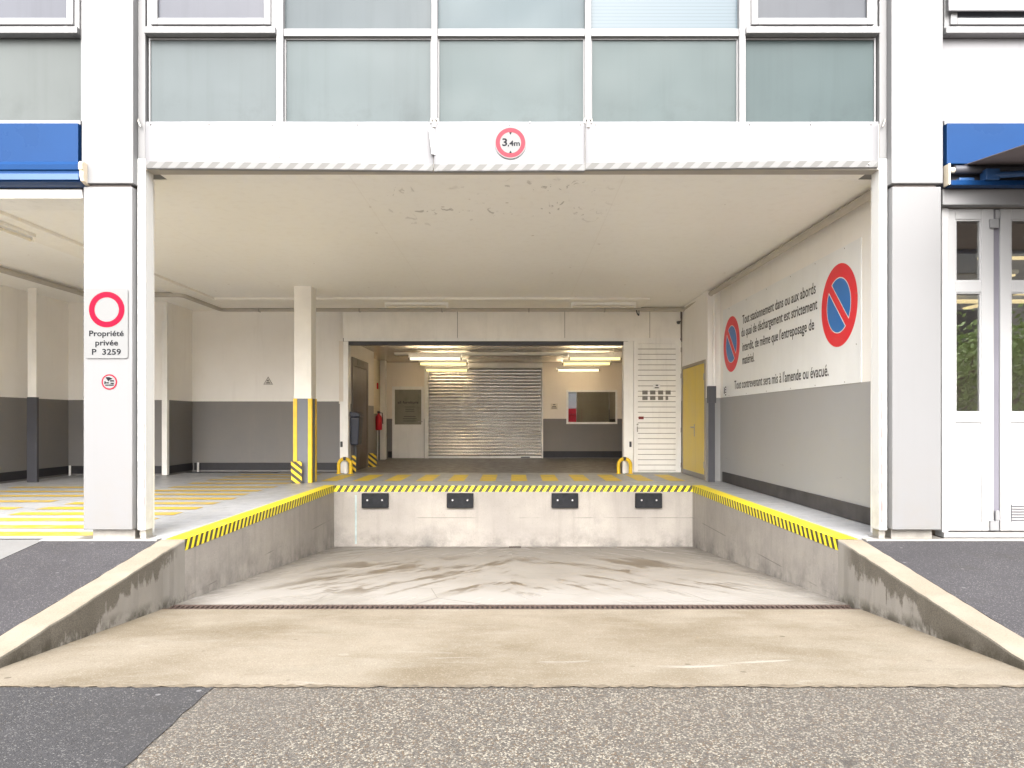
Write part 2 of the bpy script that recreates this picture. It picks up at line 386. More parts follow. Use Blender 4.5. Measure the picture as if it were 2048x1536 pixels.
def spandrel(name, col, rough=.34):
    n = NT(name); a = n.noise(.9, 4); z = n.xyz()[2]
    st = n.noise(1, 5, .65, vec=n.scale((8, 8, .35)))
    c = n.mix(n.ramp(a, .3, .7), dk(col, .92), dk(col, 1.07))
    c = n.mix(n.ramp(st, .5, .8, 0, .30), c, dk(col, .62))
    c = n.mix(n.math('MULTIPLY', n.ramp(n.noise(2.6, 5, .7), .5, .72), n.ramp(z, FAS_DIRT, FAS_DIRT + .35, .5, 0)), c, dk(col, .5))
    n.bump(n.noise(.7, 2), .04, .03)
    return n.fin(c, n.ramp(n.noise(1.7, 3), .3, .7, rough - .05, rough + .10), 0, .10)
FAS_DIRT = wz(245)
def glass_dark(name, tint, refl):
    n = NT(name)
    g = n.t.nodes.new('ShaderNodeBsdfGlossy'); g.inputs['Roughness'].default_value = .01; g.inputs['Color'].default_value = (.95, .95, .95, 1)
    t = n.t.nodes.new('ShaderNodeBsdfTransparent'); t.inputs['Color'].default_value = (*tint, 1)
    f = n.t.nodes.new('ShaderNodeFresnel'); f.inputs['IOR'].default_value = 1.5
    mx = n.t.nodes.new('ShaderNodeMixShader')
    fac = n.math('ADD', f.outputs[0], refl, clamp=True)
    n.t.links.new(fac, mx.inputs[0]); n.t.links.new(t.outputs[0], mx.inputs[1]); n.t.links.new(g.outputs[0], mx.inputs[2])
    n.t.links.new(mx.outputs[0], n.out.inputs['Surface'])
    return n.m
M['shopglass'] = glass_dark('shop_glass', (.88, .90, .88), .22)
M['roomglass'] = glass_dark('dark_inner_glass', (.45, .46, .41), .36)
def blinds():
    n = NT('blind_glass'); z = n.xyz()[2]
    k = n.math('LESS_THAN', n.math('FRACT', n.math('DIVIDE', z, .032)), .25)
    return n.fin(n.mix(k, (.0842, .1086, .1262), (.0673, .0887, .1040)), .25, 0, .15)
M['blinds'] = blinds()
def emit(name, col, st):
    n = NT(name)
    return n.fin((.8, .8, .75), .4, **{'Emission Color': col, 'Emission Strength': st})
M['uplight_on'] = emit('added_uplight', (1.0, .87, .64), 30.0)  # added uplight, out of sight above each lit room lamp
M['uplight_on2'] = emit('lamp_glow_pale', (1.0, .86, .58), .42)
M['diff_on'] = emit('lamp_glow_yellow', (1.0, .80, .30), .40)
M['shoplamp'] = emit('shop_lamp_panel', (1.0, .74, .36), .42)
def shutter_mat():
    n = NT('shutter_metal'); a = n.noise(1.2, 4)
    c = n.mix(n.ramp(a, .3, .7), (.54, .52, .49), (.64, .62, .59))
    return n.fin(c, .27, .85)
M['shutter'] = shutter_mat()
def leafmat():
    n = NT('leaf_green'); a = n.noise(2.5, 4)
    return n.fin(n.mix(n.ramp(a, .3, .7), (.1260, .2240, .0420), (.3080, .4200, .0980)), .6)
M['leaf'] = leafmat()

# ---------------------------------------------------------------- mesh helpers
ORG = {}
class MB:
    def __init__(s): s.v = []; s.f = []; s.mi = []; s.m = 0; s.sm = []
    def add(s, vs, fs, smooth=False):
        o = len(s.v); s.v += [Vector(p) for p in vs]
        for f in fs: s.f.append([i + o for i in f]); s.mi.append(s.m); s.sm.append(smooth)
        return s
    def box(s, x0, x1, y0, y1, z0, z1):
        x0, x1 = sorted((x0, x1)); y0, y1 = sorted((y0, y1)); z0, z1 = sorted((z0, z1))
        return s.add([(x0,y0,z0),(x1,y0,z0),(x1,y1,z0),(x0,y1,z0),(x0,y0,z1),(x1,y0,z1),(x1,y1,z1),(x0,y1,z1)],
                     [(0,3,2,1),(4,5,6,7),(0,1,5,4),(1,2,6,5),(2,3,7,6),(3,0,4,7)])
    def quad(s, a, b, c, d): return s.add([a, b, c, d], [(0, 1, 2, 3)])
    def prism(s, poly, axis, a, b):
        """poly in the two other axes, extruded along axis from a to b"""
        def mk(p, t): return {'x': (t, p[0], p[1]), 'y': (p[0], t, p[1]), 'z': (p[0], p[1], t)}[axis]
        n = len(poly); vs = [mk(p, a) for p in poly] + [mk(p, b) for p in poly]
        fs = [tuple(range(n))[::-1], tuple(range(n, 2 * n))] + [(i, (i+1) % n, n + (i+1) % n, n + i) for i in range(n)]
        return s.add(vs, fs)
    def tube(s, pts, rad, n=12, cap=True):
        pts = [Vector(p) for p in pts]; rings = []
        rads = rad if isinstance(rad, (list, tuple)) else [rad] * len(pts)
        up = None
        for i, p in enumerate(pts):
            t = (pts[min(i+1, len(pts)-1)] - pts[max(i-1, 0)]).normalized()
            if up is None: up = Vector((0,0,1)) if abs(t.z) < .9 else Vector((0,1,0))
            a = t.cross(up).normalized(); b = a.cross(t).normalized(); up = b
            rings.append([p + (a * math.cos(k*2*math.pi/n) + b * math.sin(k*2*math.pi/n)) * rads[i] for k in range(n)])
        vs = [q for r_ in rings for q in r_]; fs = []
        for i in range(len(rings) - 1):
            for k in range(n): fs.append((i*n+k, i*n+(k+1) % n, (i+1)*n+(k+1) % n, (i+1)*n+k))
        s.add(vs, fs, True)
        if cap: s.add(rings[0], [tuple(range(n))[::-1]]); s.add(rings[-1], [tuple(range(n))])
        return s
    def lathe(s, c, prof, n=20):
        """profile (radius, z) turned about a vertical axis at c"""
        vs = []; fs = []
        for r_, z in prof: vs += [(c[0] + r_*math.cos(k*2*math.pi/n), c[1] + r_*math.sin(k*2*math.pi/n), c[2] + z) for k in range(n)]
        for i in range(len(prof)-1):
            for k in range(n): fs.append((i*n+k, i*n+(k+1) % n, (i+1)*n+(k+1) % n, (i+1)*n+k))
        s.add(vs, fs, True); s.add(vs[:n], [tuple(range(n))[::-1]]); s.add(vs[-n:], [tuple(range(n))]); return s
    # flat shapes in a plane: c centre, X right, U up, N towards viewer
    def flat(s, fr, pts):
        c, X, U, N = fr; return s.add([c + X*a + U*b for a, b in pts], [tuple(range(len(pts)))])
    def slab(s, fr, pts, t):
        c, X, U, N = fr; n = len(pts)
        vs = [c + X*a + U*b for a, b in pts] + [c + X*a + U*b + N*t for a, b in pts]
        return s.add(vs, [tuple(range(n))[::-1], tuple(range(n, 2*n))] + [(i, (i+1) % n, n+(i+1) % n, n+i) for i in range(n)])
    def ring(s, fr, r0, r1, n=64):
        c, X, U, N = fr; vs = []; fs = []
        for k in range(n):
            a = k*2*math.pi/n; d = X*math.cos(a) + U*math.sin(a); vs += [c + d*r0, c + d*r1]
        for k in range(n): j = (k+1) % n; fs.append((2*k, 2*k+1, 2*j+1, 2*j))
        return s.add(vs, fs)
    def text(s, fr, body, cap, width=None, align='L', bold=0.0):
        """real lettering as mesh: c is the baseline start (or centre), cap = capital height in metres"""
        cu = bpy.data.curves.new('t', 'FONT'); cu.body = body; cu.size = cap / .727; cu.offset = bold; cu.resolution_u = 3
        ob = bpy.data.objects.new('t', cu); COL.objects.link(ob)
        dg = bpy.context.evaluated_depsgraph_get(); me = ob.evaluated_get(dg).to_mesh()
        vs = [v.co.copy() for v in me.vertices]; fs = [tuple(p.vertices) for p in me.polygons]
        ob.evaluated_get(dg).to_mesh_clear(); bpy.data.objects.remove(ob); bpy.data.curves.remove(cu)
        x0 = min(v.x for v in vs); x1 = max(v.x for v in vs); k = (width / (x1 - x0)) if width else 1.0
        sh = {'L': 0, 'C': .5, 'R': 1}[align] * (x1 - x0) * k
        c, X, U, N = fr
        return s.add([c + X*((v.x - x0)*k - sh) + U*v.y for v in vs], fs)
    def build(s, name, mat, parent=None, bevel=0.0, seg=2, fixn=True):
        o = ORG.get(parent.name, Vector()) if parent else Vector()
        me = bpy.data.meshes.new(name); me.from_pydata([p - o for p in s.v], [], s.f)
        mats = mat if isinstance(mat, list) else [mat]
        for m in mats: me.materials.append(M[m] if isinstance(m, str) else m)
        for p, i, q in zip(me.polygons, s.mi, s.sm): p.material_index = i; p.use_smooth = q
        me.update()
        if fixn:
            bm = bmesh.new(); bm.from_mesh(me); bmesh.ops.recalc_face_normals(bm, faces=bm.faces); bm.to_mesh(me); bm.free()
        ob = bpy.data.objects.new(name, me); COL.objects.link(ob)
        if parent: ob.parent = parent
        ORG[ob.name] = o
        if bevel:
            b = ob.modifiers.new('bevel', 'BEVEL'); b.width = bevel; b.segments = seg; b.limit_method = 'ANGLE'; b.angle_limit = R(40)
        return ob
def tag(o, label=None, cat=None, group=None, kind=None):
    if label: o['label'] = label
    if cat: o['category'] = cat
    if group: o['group'] = group
    if kind: o['kind'] = kind
    return o
def thing(name, loc, label, cat, group=None):
    o = bpy.data.objects.new(name, None); COL.objects.link(o); o.location = loc; o.empty_display_size = .2
    ORG[o.name] = Vector(loc); return tag(o, label, cat, group)
def box(name, b, mat, parent=None, bevel=0.0): return MB().box(*b).build(name, mat, parent, bevel)
def copy_tree(o, parent=None):
    c = o.copy(); COL.objects.link(c)
    if parent: c.parent = parent
    for ch in list(o.children): copy_tree(ch, c)
    return c
def copy_thing(o, delta, label):
    kids = list(o.children); c = o.copy(); COL.objects.link(c)
    c.location = Vector(o.location) + Vector(delta); c['label'] = label
    for ch in kids: copy_tree(ch, c)
    return c
FRONT = lambda x, y, z: (Vector((x, y, z)), Vector((1,0,0)), Vector((0,0,1)), Vector((0,-1,0)))
RIGHTW = lambda x, y, z: (Vector((x, y, z)), Vector((0,-1,0)), Vector((0,0,1)), Vector((-1,0,0)))
def off(fr, a=0, b=0, n=0): c, X, U, N = fr; return (c + X*a + U*b + N*n, X, U, N)
def circ(r, n=64): return [(r*math.cos(k*2*math.pi/n), r*math.sin(k*2*math.pi/n)) for k in range(n)]
def rrect(w_, h_, r, n=5):
    p = []
    for cx, cy, a0 in ((w_/2-r, h_/2-r, 0), (-w_/2+r, h_/2-r, 90), (-w_/2+r, -h_/2+r, 180), (w_/2-r, -h_/2+r, 270)):
        for k in range(n+1): a = R(a0 + 90*k/n); p.append((cx + r*math.cos(a), cy + r*math.sin(a)))
    return p

# ================================================================ THE GROUND
XL, XR = -662*u, 646*u           # inner faces of the pit walls
XLo, XRo = -710*u, 694*u         # outer faces of ramp walls
R_BACK = 1.825; Y_BACK = wy(R_BACK)
Y_END = -.393*D; Y_CON = -.413*D
Z_CON = zfloor(Y_CON)
DR0, DR1 = wy(.936), wy(.968)    # drain channel

g = MB(); e = 300
g.quad((-e, -e, STREET-.004), (e, -e, STREET-.004), (e, Y_CON, STREET-.004), (-e, Y_CON, STREET-.004))
g.quad((-e, Y_CON, STREET-.004), (XLo-12, Y_CON, STREET-.004), (XLo-12, e, STREET-.004), (-e, e, STREET-.004))
g.quad((XRo+12, Y_CON, STREET-.004), (e, Y_CON, STREET-.004), (e, e, STREET-.004), (XRo+12, e, STREET-.004))
street = tag(g.build('street', 'aggregate'), kind='structure')
PX = -352*u
g = MB(); pr = [(PX + random.uniform(-.010, .010) - .006*math.sin(i*.7), Y_CON - .02 - i*.12) for i in range(36)]
pts = [(-15, Y_CON-.02)] + pr + [(-15, pr[-1][1])]
g.add([(x, y, STREET+.001) for x, y in pts], [tuple(range(len(pts)))])
tag(g.build('street_asphalt', 'patch'), kind='structure')

# sloping pavements each side of the ramp
def slopez(y): return y * TOPSL - .004
for nm, x0, x1 in (('pavement_left', -4.33, XLo), ('pavement_right', XRo, 15)):
    g = MB(); y0 = -2.85
    g.quad((x0, y0, slopez(y0)), (x1, y0, slopez(y0)), (x1, -.02, slopez(-.02)), (x0, -.02, slopez(-.02)))
    tag(g.build(nm, 'asphalt'), kind='structure')
g = MB(); g.quad((-15, -2.85, slopez(-2.85)+.002), (-4.33, -2.85, slopez(-2.85)+.002), (-4.33, .0, .0), (-15, .0, .0))
tag(g.build('paved_crossing', 'paleconc'), kind='structure')
# concrete sill strip along the building line
g = MB()
for x0, x1 in ((-4.36, XLo-.02), (XRo+.02, 15)):
    g.box(x0, x1, -.035, .06, -.10, .004)
tag(g.build('threshold_kerb', 'sill', bevel=.004), kind='structure')

# ramp and pit floor (one continuous fall)
g = MB()
def fl(mb, x0, x1, y0, y1, nx=1):
    mb.quad((x0, y0, zfloor(y0)), (x1, y0, zfloor(y0)), (x1, y1, zfloor(y1)), (x0, y1, zfloor(y1)))
fl(g, XLo, XRo, Y_CON, DR0)
ramp = tag(g.build('ramp', 'ramp'), kind='structure')
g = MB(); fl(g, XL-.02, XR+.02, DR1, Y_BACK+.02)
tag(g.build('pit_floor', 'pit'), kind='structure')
# ragged dirty seam between ramp and street
g = MB(); n = 260; top = []; bot = []
for i in range(n+1):
    x = XLo - .9 + i*(XRo - XLo + 1.8)/n
    top.append((x, Y_CON + random.uniform(-.004, .022))); bot.append((x, Y_CON - random.uniform(.006, .030)))
g.add([(x, y, STREET+.006) for x, y in top] + [(x, y, STREET+.003) for x, y in bot], [(i, i+1, n+2+i, n+1+i) for i in range(n)])
tag(g.build('pavement_seam', surf('seam_dirt', (.13, .105, .075), .9, var=.5, vs=20)), kind='structure')

# deck: U shape round the pit, and floor inside
DY0 = .055
g = MB()
for x0, x1, y0, y1 in ((-15, XL, DY0, 8.7), (XR, 805*u+.2, DY0, 8.7), (XL, XR, Y_BACK, 8.7)):
    g.quad((x0, y0, 0), (x1, y0, 0), (x1, y1, 0), (x0, y1, 0))
g.quad((XL-.22, 0, 0), (XL, 0, 0), (XL, DY0, 0), (XL-.22, DY0, 0)); g.quad((XR, 0, 0), (XR+.22, 0, 0), (XR+.22, DY0, 0), (XR, DY0, 0))
deck = tag(g.build('deck', 'deck'), kind='structure')
g = MB(); g.quad((-5, 8.7, 0), (6, 8.7, 0), (6, wy(3.2), 0), (-5, wy(3.2), 0))
tag(g.build('room_floor', 'roomfloor'), kind='structure')
# painted markings on the deck
def mk(x0, x1, r0, r1, mat='mark', skew=0.0, z=.004):
    q = MB(); y0, y1 = wy(r0), wy(r1)
    q.quad((x0, y0, z), (x1, y0, z), (x1 + skew, y1, z), (x0 + skew, y1, z))
    return q.build('floor_stripe', mat, deck)
for k in range(-6, 6): mk((14 + 124.5*k - 32)*u, (14 + 124.5*k + 32)*u, 1.96, 2.19, 'dash')
for r_ in (2.2, 2.1, 2.0, 1.89, 1.782, 1.69, 1.606, 1.518, 1.432, 1.352, 1.273, 1.197, 1.117, 1.047):
    a = -1225 if r_ > 1.5 else -1285
    mk((a + random.uniform(-8, 8))*u, (-860 + random.uniform(-6, 6))*u, r_ - .018, r_ + .020)
for r_ in (1.776, 1.67, 1.576, 1.47, 1.352, 1.25): mk(-1790*u, (-1345 + random.uniform(-15, 15))*u, r_ - .017, r_ + .018)
mk(XL - 39*u, XL, 1.0, R_BACK + .012, 'edge'); mk(XR, XR + 41*u, 1.0, R_BACK + .012, 'edge')

# ================================================================ LOADING DOCK (concrete pit walls)
dock = thing('loading_dock', (0, Y_BACK, 0), 'weathered concrete loading dock pit with striped tape along its rim', 'loading dock')
g = MB(); zb = zfloor(Y_BACK) - .1
g.box(XL, XR, Y_BACK, Y_BACK+.25, zb, -.003)
g.build('back_wall', 'dock', dock)
for X0, X1 in ((XL-.22, XL), (XR, XR+.22)):
    g = MB(); g.box(X0, X1, .006, Y_BACK+.25, zb, -.003); g.build('side_wall', 'dock', dock)
TZ = -22*u
box('edge_tape', (XL+.004, XR-.004, Y_BACK-.005, Y_BACK, TZ, .002), 'tape', dock)
box('edge_tape', (XL, XL+.004, .008, Y_BACK-.006, TZ, .002), 'tapes', dock)
box('edge_tape', (XR-.004, XR, .008, Y_BACK-.006, TZ, .002), 'tapes', dock)
# chalk-blue line on the back wall
box('blue_mark', (wx(710, R_BACK), wx(713.5, R_BACK), Y_BACK-.002, Y_BACK, wz(1088, R_BACK), wz(990, R_BACK)),
    surf('faded_blue_line', (.34, .42, .42), .8, var=.35, vs=9), dock)

# ramp walls
for nm, xi, xo, lab in (('ramp_wall', XL, XLo, 'sloping concrete ramp wall with damp stains on the left, beside the dark asphalt patch'),
                        ('ramp_wall', XR, XRo, 'sloping concrete ramp wall with damp stains on the right, below the folding doors')):
    g = MB(); n = 26; prof = []
    ys = [Y_END + (0 - Y_END)*i/n for i in range(n+1)]
    vs = []; fs = []
    for i, y in enumerate(ys):
        zt = y*TOPSL + random.uniform(-.003, .003); z0 = min(zfloor(y), y*TOPSL) - .12
        b = .016; s = 1 if xo > xi else -1; j = random.uniform(-.003, .003)
        vs += [(xi+j*s, y, z0), (xi+j*s, y, zt-b), (xi+s*b*.35+j*s, y, zt-b*.3), (xi+s*b*1.2, y, zt), (xo-s*b*.6, y, zt), (xo, y, zt-b*.6), (xo, y, z0)]
    for i in range(n):
        for k in range(6): fs.append((i*7+k, i*7+k+1, (i+1)*7+k+1, (i+1)*7+k))
    fs += [tuple(range(7)), tuple(range(n*7, n*7+7))]
    g.add(vs, fs)
    o = g.build(nm, 'rampwall'); tag(o, lab, 'ramp wall')

# drains
dr = thing('drain_channel', (0, DR0, zfloor(DR0)), 'long rusty slotted drain channel across the foot of the ramp', 'drain')
g = MB(); x0, x1 = XL-.05, XR+.07
g.add([(x0, DR0-.004, zfloor(DR0)-.018), (x1, DR0-.004, zfloor(DR0)-.018), (x1, DR1+.004, zfloor(DR1)-.018), (x0, DR1+.004, zfloor(DR1)-.018)], [(0,1,2,3)])
g.build('channel', 'slot', dr)
g = MB(); zz = zfloor((DR0+DR1)/2)
g.box(x0, x1, DR0-.002, DR0+.014, zz-.02, zfloor(DR0)+.003); g.box(x0, x1, DR1-.014, DR1+.002, zz-.02, zfloor(DR1)+.003)
g.build('grate_rail', 'rust', dr)
g = MB(); x = x0
while x < x1:
    g.box(x, x+.022, DR0+.012, DR1-.012, zfloor(DR1)-.014, zfloor(DR1)-.002); x += .044
g.build('grate_bars', 'rust', dr)
sdn = thing('floor_drain', (wx(1030, 1.80), wy(1.80), zfloor(wy(1.80))), 'small slotted drain at the foot of the pit back wall', 'drain')
g = MB(); cx, cy = wx(1030, 1.80), wy(1.80)
g.box(cx-.10, cx+.10, cy-.05, cy+.05, zfloor(cy)-.03, zfloor(cy)+.006); g.build('tray', 'slot', sdn)
g = MB()
for k in range(7): g.box(cx-.095+k*.029, cx-.08+k*.029, cy-.055, cy+.055, zfloor(cy)+.007, zfloor(cy)+.013)
g.build('grate', 'rust', sdn)

# rubber dock bumpers
def bumper(p0, p1, lab):
    r_ = R_BACK - .012; x0, x1 = wx(p0, r_), wx(p1, r_); z0, z1 = wz(1016, r_), wz(987, r_)
    t = thing('dock_bumper', ((x0+x1)/2, Y_BACK, z0), lab, 'bumper', 'rubber bumpers on the dock wall')
    b = MB().box(x0, x1, Y_BACK-.085, Y_BACK-.0005, z0, z1).build('rubber_block', 'black', t, .008)
    for fx in (.22, .78):
        xx = x0 + (x1-x0)*fx; zz = (z0+z1)/2 + .01
        MB().tube([(xx, Y_BACK-.088, zz), (xx, Y_BACK-.076, zz)], .023, 14).build('washer', 'dark', t)
        MB().tube([(xx, Y_BACK-.099, zz), (xx, Y_BACK-.086, zz)], .0125, 6).build('bolt', 'bolt', t)
    return t
b1 = bumper(723, 776, 'black rubber dock bumper nearest the blue line, leftmost of four')
for p, l in ((893.5, 'black rubber dock bumper, second from the left of four'), (1103.5, 'black rubber dock bumper, third from the left of four'),
             (1271.5, 'black rubber dock bumper below the louvred door, rightmost of four')):
    copy_thing(b1, ((p-723)*u*(R_BACK-.012), 0, 0), l)

# ================================================================ THE BUILDING
bld = thing('commercial_building', (0, 0, 0), 'white clad commercial building with recessed loading bay and frosted glass band above', 'building')
FASC_B, FASC_T = wz(338), wz(245)
PAN_T, TR_T = wz(72), wz(57)
TOPZ = wz(-330); ROOFZ = wz(-470)

# pillars: (x0,x1) front face, side return
for px0, px1, jx0, jx1, sgn in ((-3.935, -3.490, -3.478, -3.405, 1), (3.432, 3.877, 3.347, 3.420, -1)):
    p = MB().box(px0, px1, -.068, .17, .100, wz(378)).build('pillar', 'white', bld, .006)
    MB().box(px0-.012, px1+.012, -.078, .17, wz(372), ROOFZ).build('upper_cladding', 'white', p, .006)
    MB().box(px0+.03, px1-.03, -.035, .165, wz(378)-.001, wz(372)+.001).build('joint', 'joint', p)
    MB().box(px0+.035, px1-.02 if sgn > 0 else px1-.035, .02, .19, .001, .100).build('plinth', 'steel', p, .003)
    MB().box(px0+.05, px1-.05, .17, .45, -.02, CEIL).build('core', 'creamtrim', p)
    j = MB().box(jx0, jx1, .0, .155, .085, wz(317)).build('jamb', 'jambwhite', bld, .004)
    MB().box(jx0+.003, jx1-.003, .003, .15, wz(317)+.003, ROOFZ).build('upper_jamb', 'white', j, .003)
    MB().box(jx0+.01, jx1-.008, .03, .15, .001, .085).build('plinth', 'steel', j)
    # faded tape on the jamb edge
    fx = (jx1-.022, jx1-.002) if sgn > 0 else (jx0+.012, jx0+.034)
    MB().box(fx[0], fx[1], -.002, .0, .16, 1.40).build('faded_tape', 'pinktape', j)
    gx = (px1, jx0) if sgn > 0 else (jx1, px0)
    MB().box(gx[0], gx[1], .06, .16, .03, ROOFZ).build('shadow_gap', 'joint', j)
# pillar foot plates on the deck
for x0, x1 in ((-4.05, -3.40), (3.34, 3.95)): MB().box(x0, x1, -.02, .20, .002, .007).build('foot_plate', 'steel', bld)

# lintel box and fascia sheets
box('lintel', (-3.405, 3.347, .004, .145, FASC_B-.004, FASC_T-.01), 'lip', bld)
def sheet(x0, x1, sag0, sag1, dent, name='fascia_sheet'):
    """thin slightly buckled sheet metal with a turned lower edge"""
    q = MB(); nx, nz = 24, 8; vs = []; fs = []
    for i in range(nx+1):
        t = i/nx; x = x0 + (x1-x0)*t
        s = sag0*(1-t) + sag1*t
        for k in range(nz+1):
            h = k/nz; z = FASC_B + s*(1-h) + (FASC_T - FASC_B)*h
            y = -.020 - dent*math.sin(3.1*t + 1.7*h)*(1-h*.6) - .003*math.sin(11*t + 4*h)
            vs.append((x, y, z))
    for i in range(nx):
        for k in range(nz): a = i*(nz+1)+k; fs.append((a, a+nz+1, a+nz+2, a+1))
    q.add(vs, fs, True)
    e0 = len(vs); lip = [(v[0], .02, v[2]) for v in vs[::nz+1]]
    q.add([vs[i*(nz+1)] for i in range(nx+1)] + lip, [(i, i+1, nx+2+i, nx+1+i) for i in range(nx)])
    o = q.build(name, 'white2', bld); m = o.modifiers.new('solid', 'SOLIDIFY'); m.thickness = .003
    # faded hazard band along the bottom
    q = MB(); bb = []; tt = []
    for i in range(nx+1):
        a = vs[i*(nz+1)]; hh = 13*u; f = hh/(FASC_T-FASC_B)
        b = vs[i*(nz+1)+1]; k = f*nz
        bb.append((a[0], a[1]-.007, a[2]+.001)); tt.append((a[0], a[1]+(b[1]-a[1])*k-.007, a[2]+hh))
    q.add(bb + tt, [(i, i+1, nx+2+i, nx+1+i) for i in range(nx)]); q.build('faded_stripes', 'hgt', o)
    return o
f1 = sheet(wx(293.5), wx(867), .0, -.024, .008)
f2 = sheet(wx(868.5), wx(1169), -.026, -.022, .004)
f3 = sheet(wx(1170.5), wx(1754.5), -.012, .010, .003)
# peeled edge of the first sheet
g = MB(); xx = wx(866); g.add([(xx-.035, -.052, wz(259)), (xx+.012, -.026, wz(259)), (xx+.028, -.030, wz(312)), (xx-.004, -.058, wz(312))], [(0,1,2,3)])
o = g.build('peeled_edge', surf('bent_sheet_back', (.52, .52, .51), .5), f1); m = o.modifiers.new('solid', 'SOLIDIFY'); m.thickness = .003
for px, py in ((303,250),(420,250),(547,251),(560,316),(716,250),(1060,247),(1019,251),(1160,250),(1190,250),(1498,250),(1620,250),(1740,250),(1735,330)):
    MB().tube([(wx(px), -.036, wz(py)), (wx(px), -.020, wz(py))], .006, 8).build('screw', 'steel', bld)
# upper core wall behind the glazing
box('upper_wall', (-15, 15, .125, .45, CEIL+.003, ROOFZ), 'white', bld)
box('parapet', (-15, 15, -.09, .60, ROOFZ, ROOFZ+.14), 'white', bld, .01)
box('roof', (-15, 15, .45, 24, ROOFZ-.2, ROOFZ-.02), 'sill', bld)

# glazing bays between the pillars
bays = [(294, 553), (567, 863), (875, 1170), (1182, 1478), (1491, 1755)]
pcol = [(.0802, .0934, .0973), (.0737, .0889, .0923), (.0672, .0838, .0863), (.0619, .0787, .0803), (.0487, .0656, .0676)]
ucol = [None, (.0640, .0757, .0819), (.0690, .0878, .0966), 'blinds', None]
for mx0, mx1, clip in ((553, 567, 0), (863, 875, 1), (1170, 1182, 1), (1478, 1491, 0)):
    m = MB().box(wx(mx0), wx(mx1), -.012, .12, wz(241) if clip else wz(246), TOPZ).build('mullion', 'winframe', bld, .005)
    if clip:
        q = MB(); c = wx((mx0+mx1)/2); q.box(c-.036, c-.026, -.03, .0, wz(249), wz(239)); q.box(c+.026, c+.036, -.03, .0, wz(249), wz(239))
        q.box(c-.012, c+.012, -.034, -.021, wz(257), wz(243)); q.build('bracket', 'steel', m, .002)
def pane_mat(i, c):
    return spandrel('frosted_glass_tone_%d' % i, c)
def sash(x0, x1, zb, zt, glass, sillh=True, name='opening_window'):
    o = MB(); f = 23*u
    o.box(x0, x0+.06, -.004, .11, zb, zt); o.box(x1-.06, x1, -.004, .11, zb, zt)
    o.box(x0+.06, x1-.06, -.004, .11, zb, zb+.098); o.box(x0+.06, x1-.06, -.004, .11, zt-.06, zt)
    o = o.build(name, 'winframe', bld, .005)
    i0, i1, j0, j1 = x0+.045, x1-.045, zb+.085, zt-.05
    q = MB(); t = .062
    q.box(i0, i0+t, -.030, -.005, j0, j1); q.box(i1-t, i1, -.030, -.005, j0, j1); q.box(i0+t, i1-t, -.030, -.005, j0, j0+t); q.box(i0+t, i1-t, -.030, -.005, j1-t, j1)
    q.build('sash', 'winframe', o, .006)
    MB().box(i0+t-.004, i1-t+.004, .0, .012, j0+t-.004, j1-t+.004).build('pane', glass, o)
    q = MB().box(x0-.008, x1+.004, -.05, -.005, zb-.003, zb+.058); q.build('sill', 'winframe', o, .006)
    for cx in (x0+.13, x1-.12): MB().box(cx-.022, cx+.022, -.012, -.004, zb+.074, zb+.084).build('drain_cap', 'winframe', o, .002)
    return o
lav = spandrel('lavender_glass', (.0890, .0923, .1063), .12)
gry = spandrel('grey_glass', (.0672, .0717, .0806), .12)
for i, (a, b) in enumerate(bays):
    MB().box(wx(a), wx(b), .05, .07, FASC_T-.02, PAN_T).build('spandrel_pane', pane_mat(i, pcol[i]), bld)
    q = MB(); q.box(wx(a), wx(a)+.013, .035, .052, FASC_T, PAN_T); q.box(wx(b)-.013, wx(b), .035, .052, FASC_T, PAN_T); q.box(wx(a)+.013, wx(b)-.013, .035, .052, PAN_T-.016, PAN_T)
    q.build('glazing_bead', 'winframe', bld)
    if ucol[i]:
        MB().box(wx(a), wx(b), .0, .11, PAN_T, TR_T).build('transom', 'winframe', bld, .004)
        MB().box(wx(a), wx(b), .05, .07, TR_T, TOPZ).build('upper_pane', 'blinds' if ucol[i] == 'blinds' else pane_mat(i+10, ucol[i]), bld)
    else:
        sash(wx(a)+.001, wx(b)-.001, PAN_T+.006, TOPZ, lav if i == 0 else gry)
box('top_band', (-15, 15, -.01, .124, TOPZ, ROOFZ), 'winframe', bld)
# side bays of the facade
lx1 = wx(164)-.01; rx0 = wx(1886)+.01
for nm, a, b in (('l', -15, lx1), ('r', rx0, 15)):
    n_ = 6; wd = (b-a)/n_
    for k in range(n_):
        x0, x1 = a+k*wd, a+(k+1)*wd
        MB().box(x0, x1-.012, .05, .07, wz(241), PAN_T).build('spandrel_pane', pane_mat(20+k, (.088, .097, .096)) if nm == 'l' else 'white2', bld)
        sash(x0, x1-.012, PAN_T+.006, TOPZ, lav)
        MB().box(x1-.011, x1-.001, .02, .12, wz(250), TOPZ).build('mullion', 'winframe', bld)
    MB().box(a, b, -.006, .10, wz(250)+.001, wz(241)).build('ledge', 'winframe', bld, .003)
    q = MB().box(a, b, -.045, .10, wz(331), wz(250)); q.build('blue_fascia', 'blue', bld, .006)
    MB().box(a, b, .02, .42, wz(395) if nm == 'l' else wz(408), wz(377)).build('beam', 'creamtrim' if nm == 'l' else 'winframe', bld, .004)
    MB().box(a, b, .02, .125, wz(377)+.001, wz(331)-.001).build('backing', 'dark', bld)
# roller blind box over the right-hand window
g = MB().box(rx0, 15, -.075, -.052, wz(30), wz(-200)); g.build('shutter_curtain', 'white2', bld, .004)
# little hooks at the pillar sides
for px, s in ((278, 1), (1768, -1)):
    g = MB(); X0 = wx(px); g.tube([(X0, -.015, wz(240)), (X0+.012*s, -.035, wz(246)), (X0+.030*s, -.03, wz(256))], .008, 8); g.build('hook', 'steel', bld)

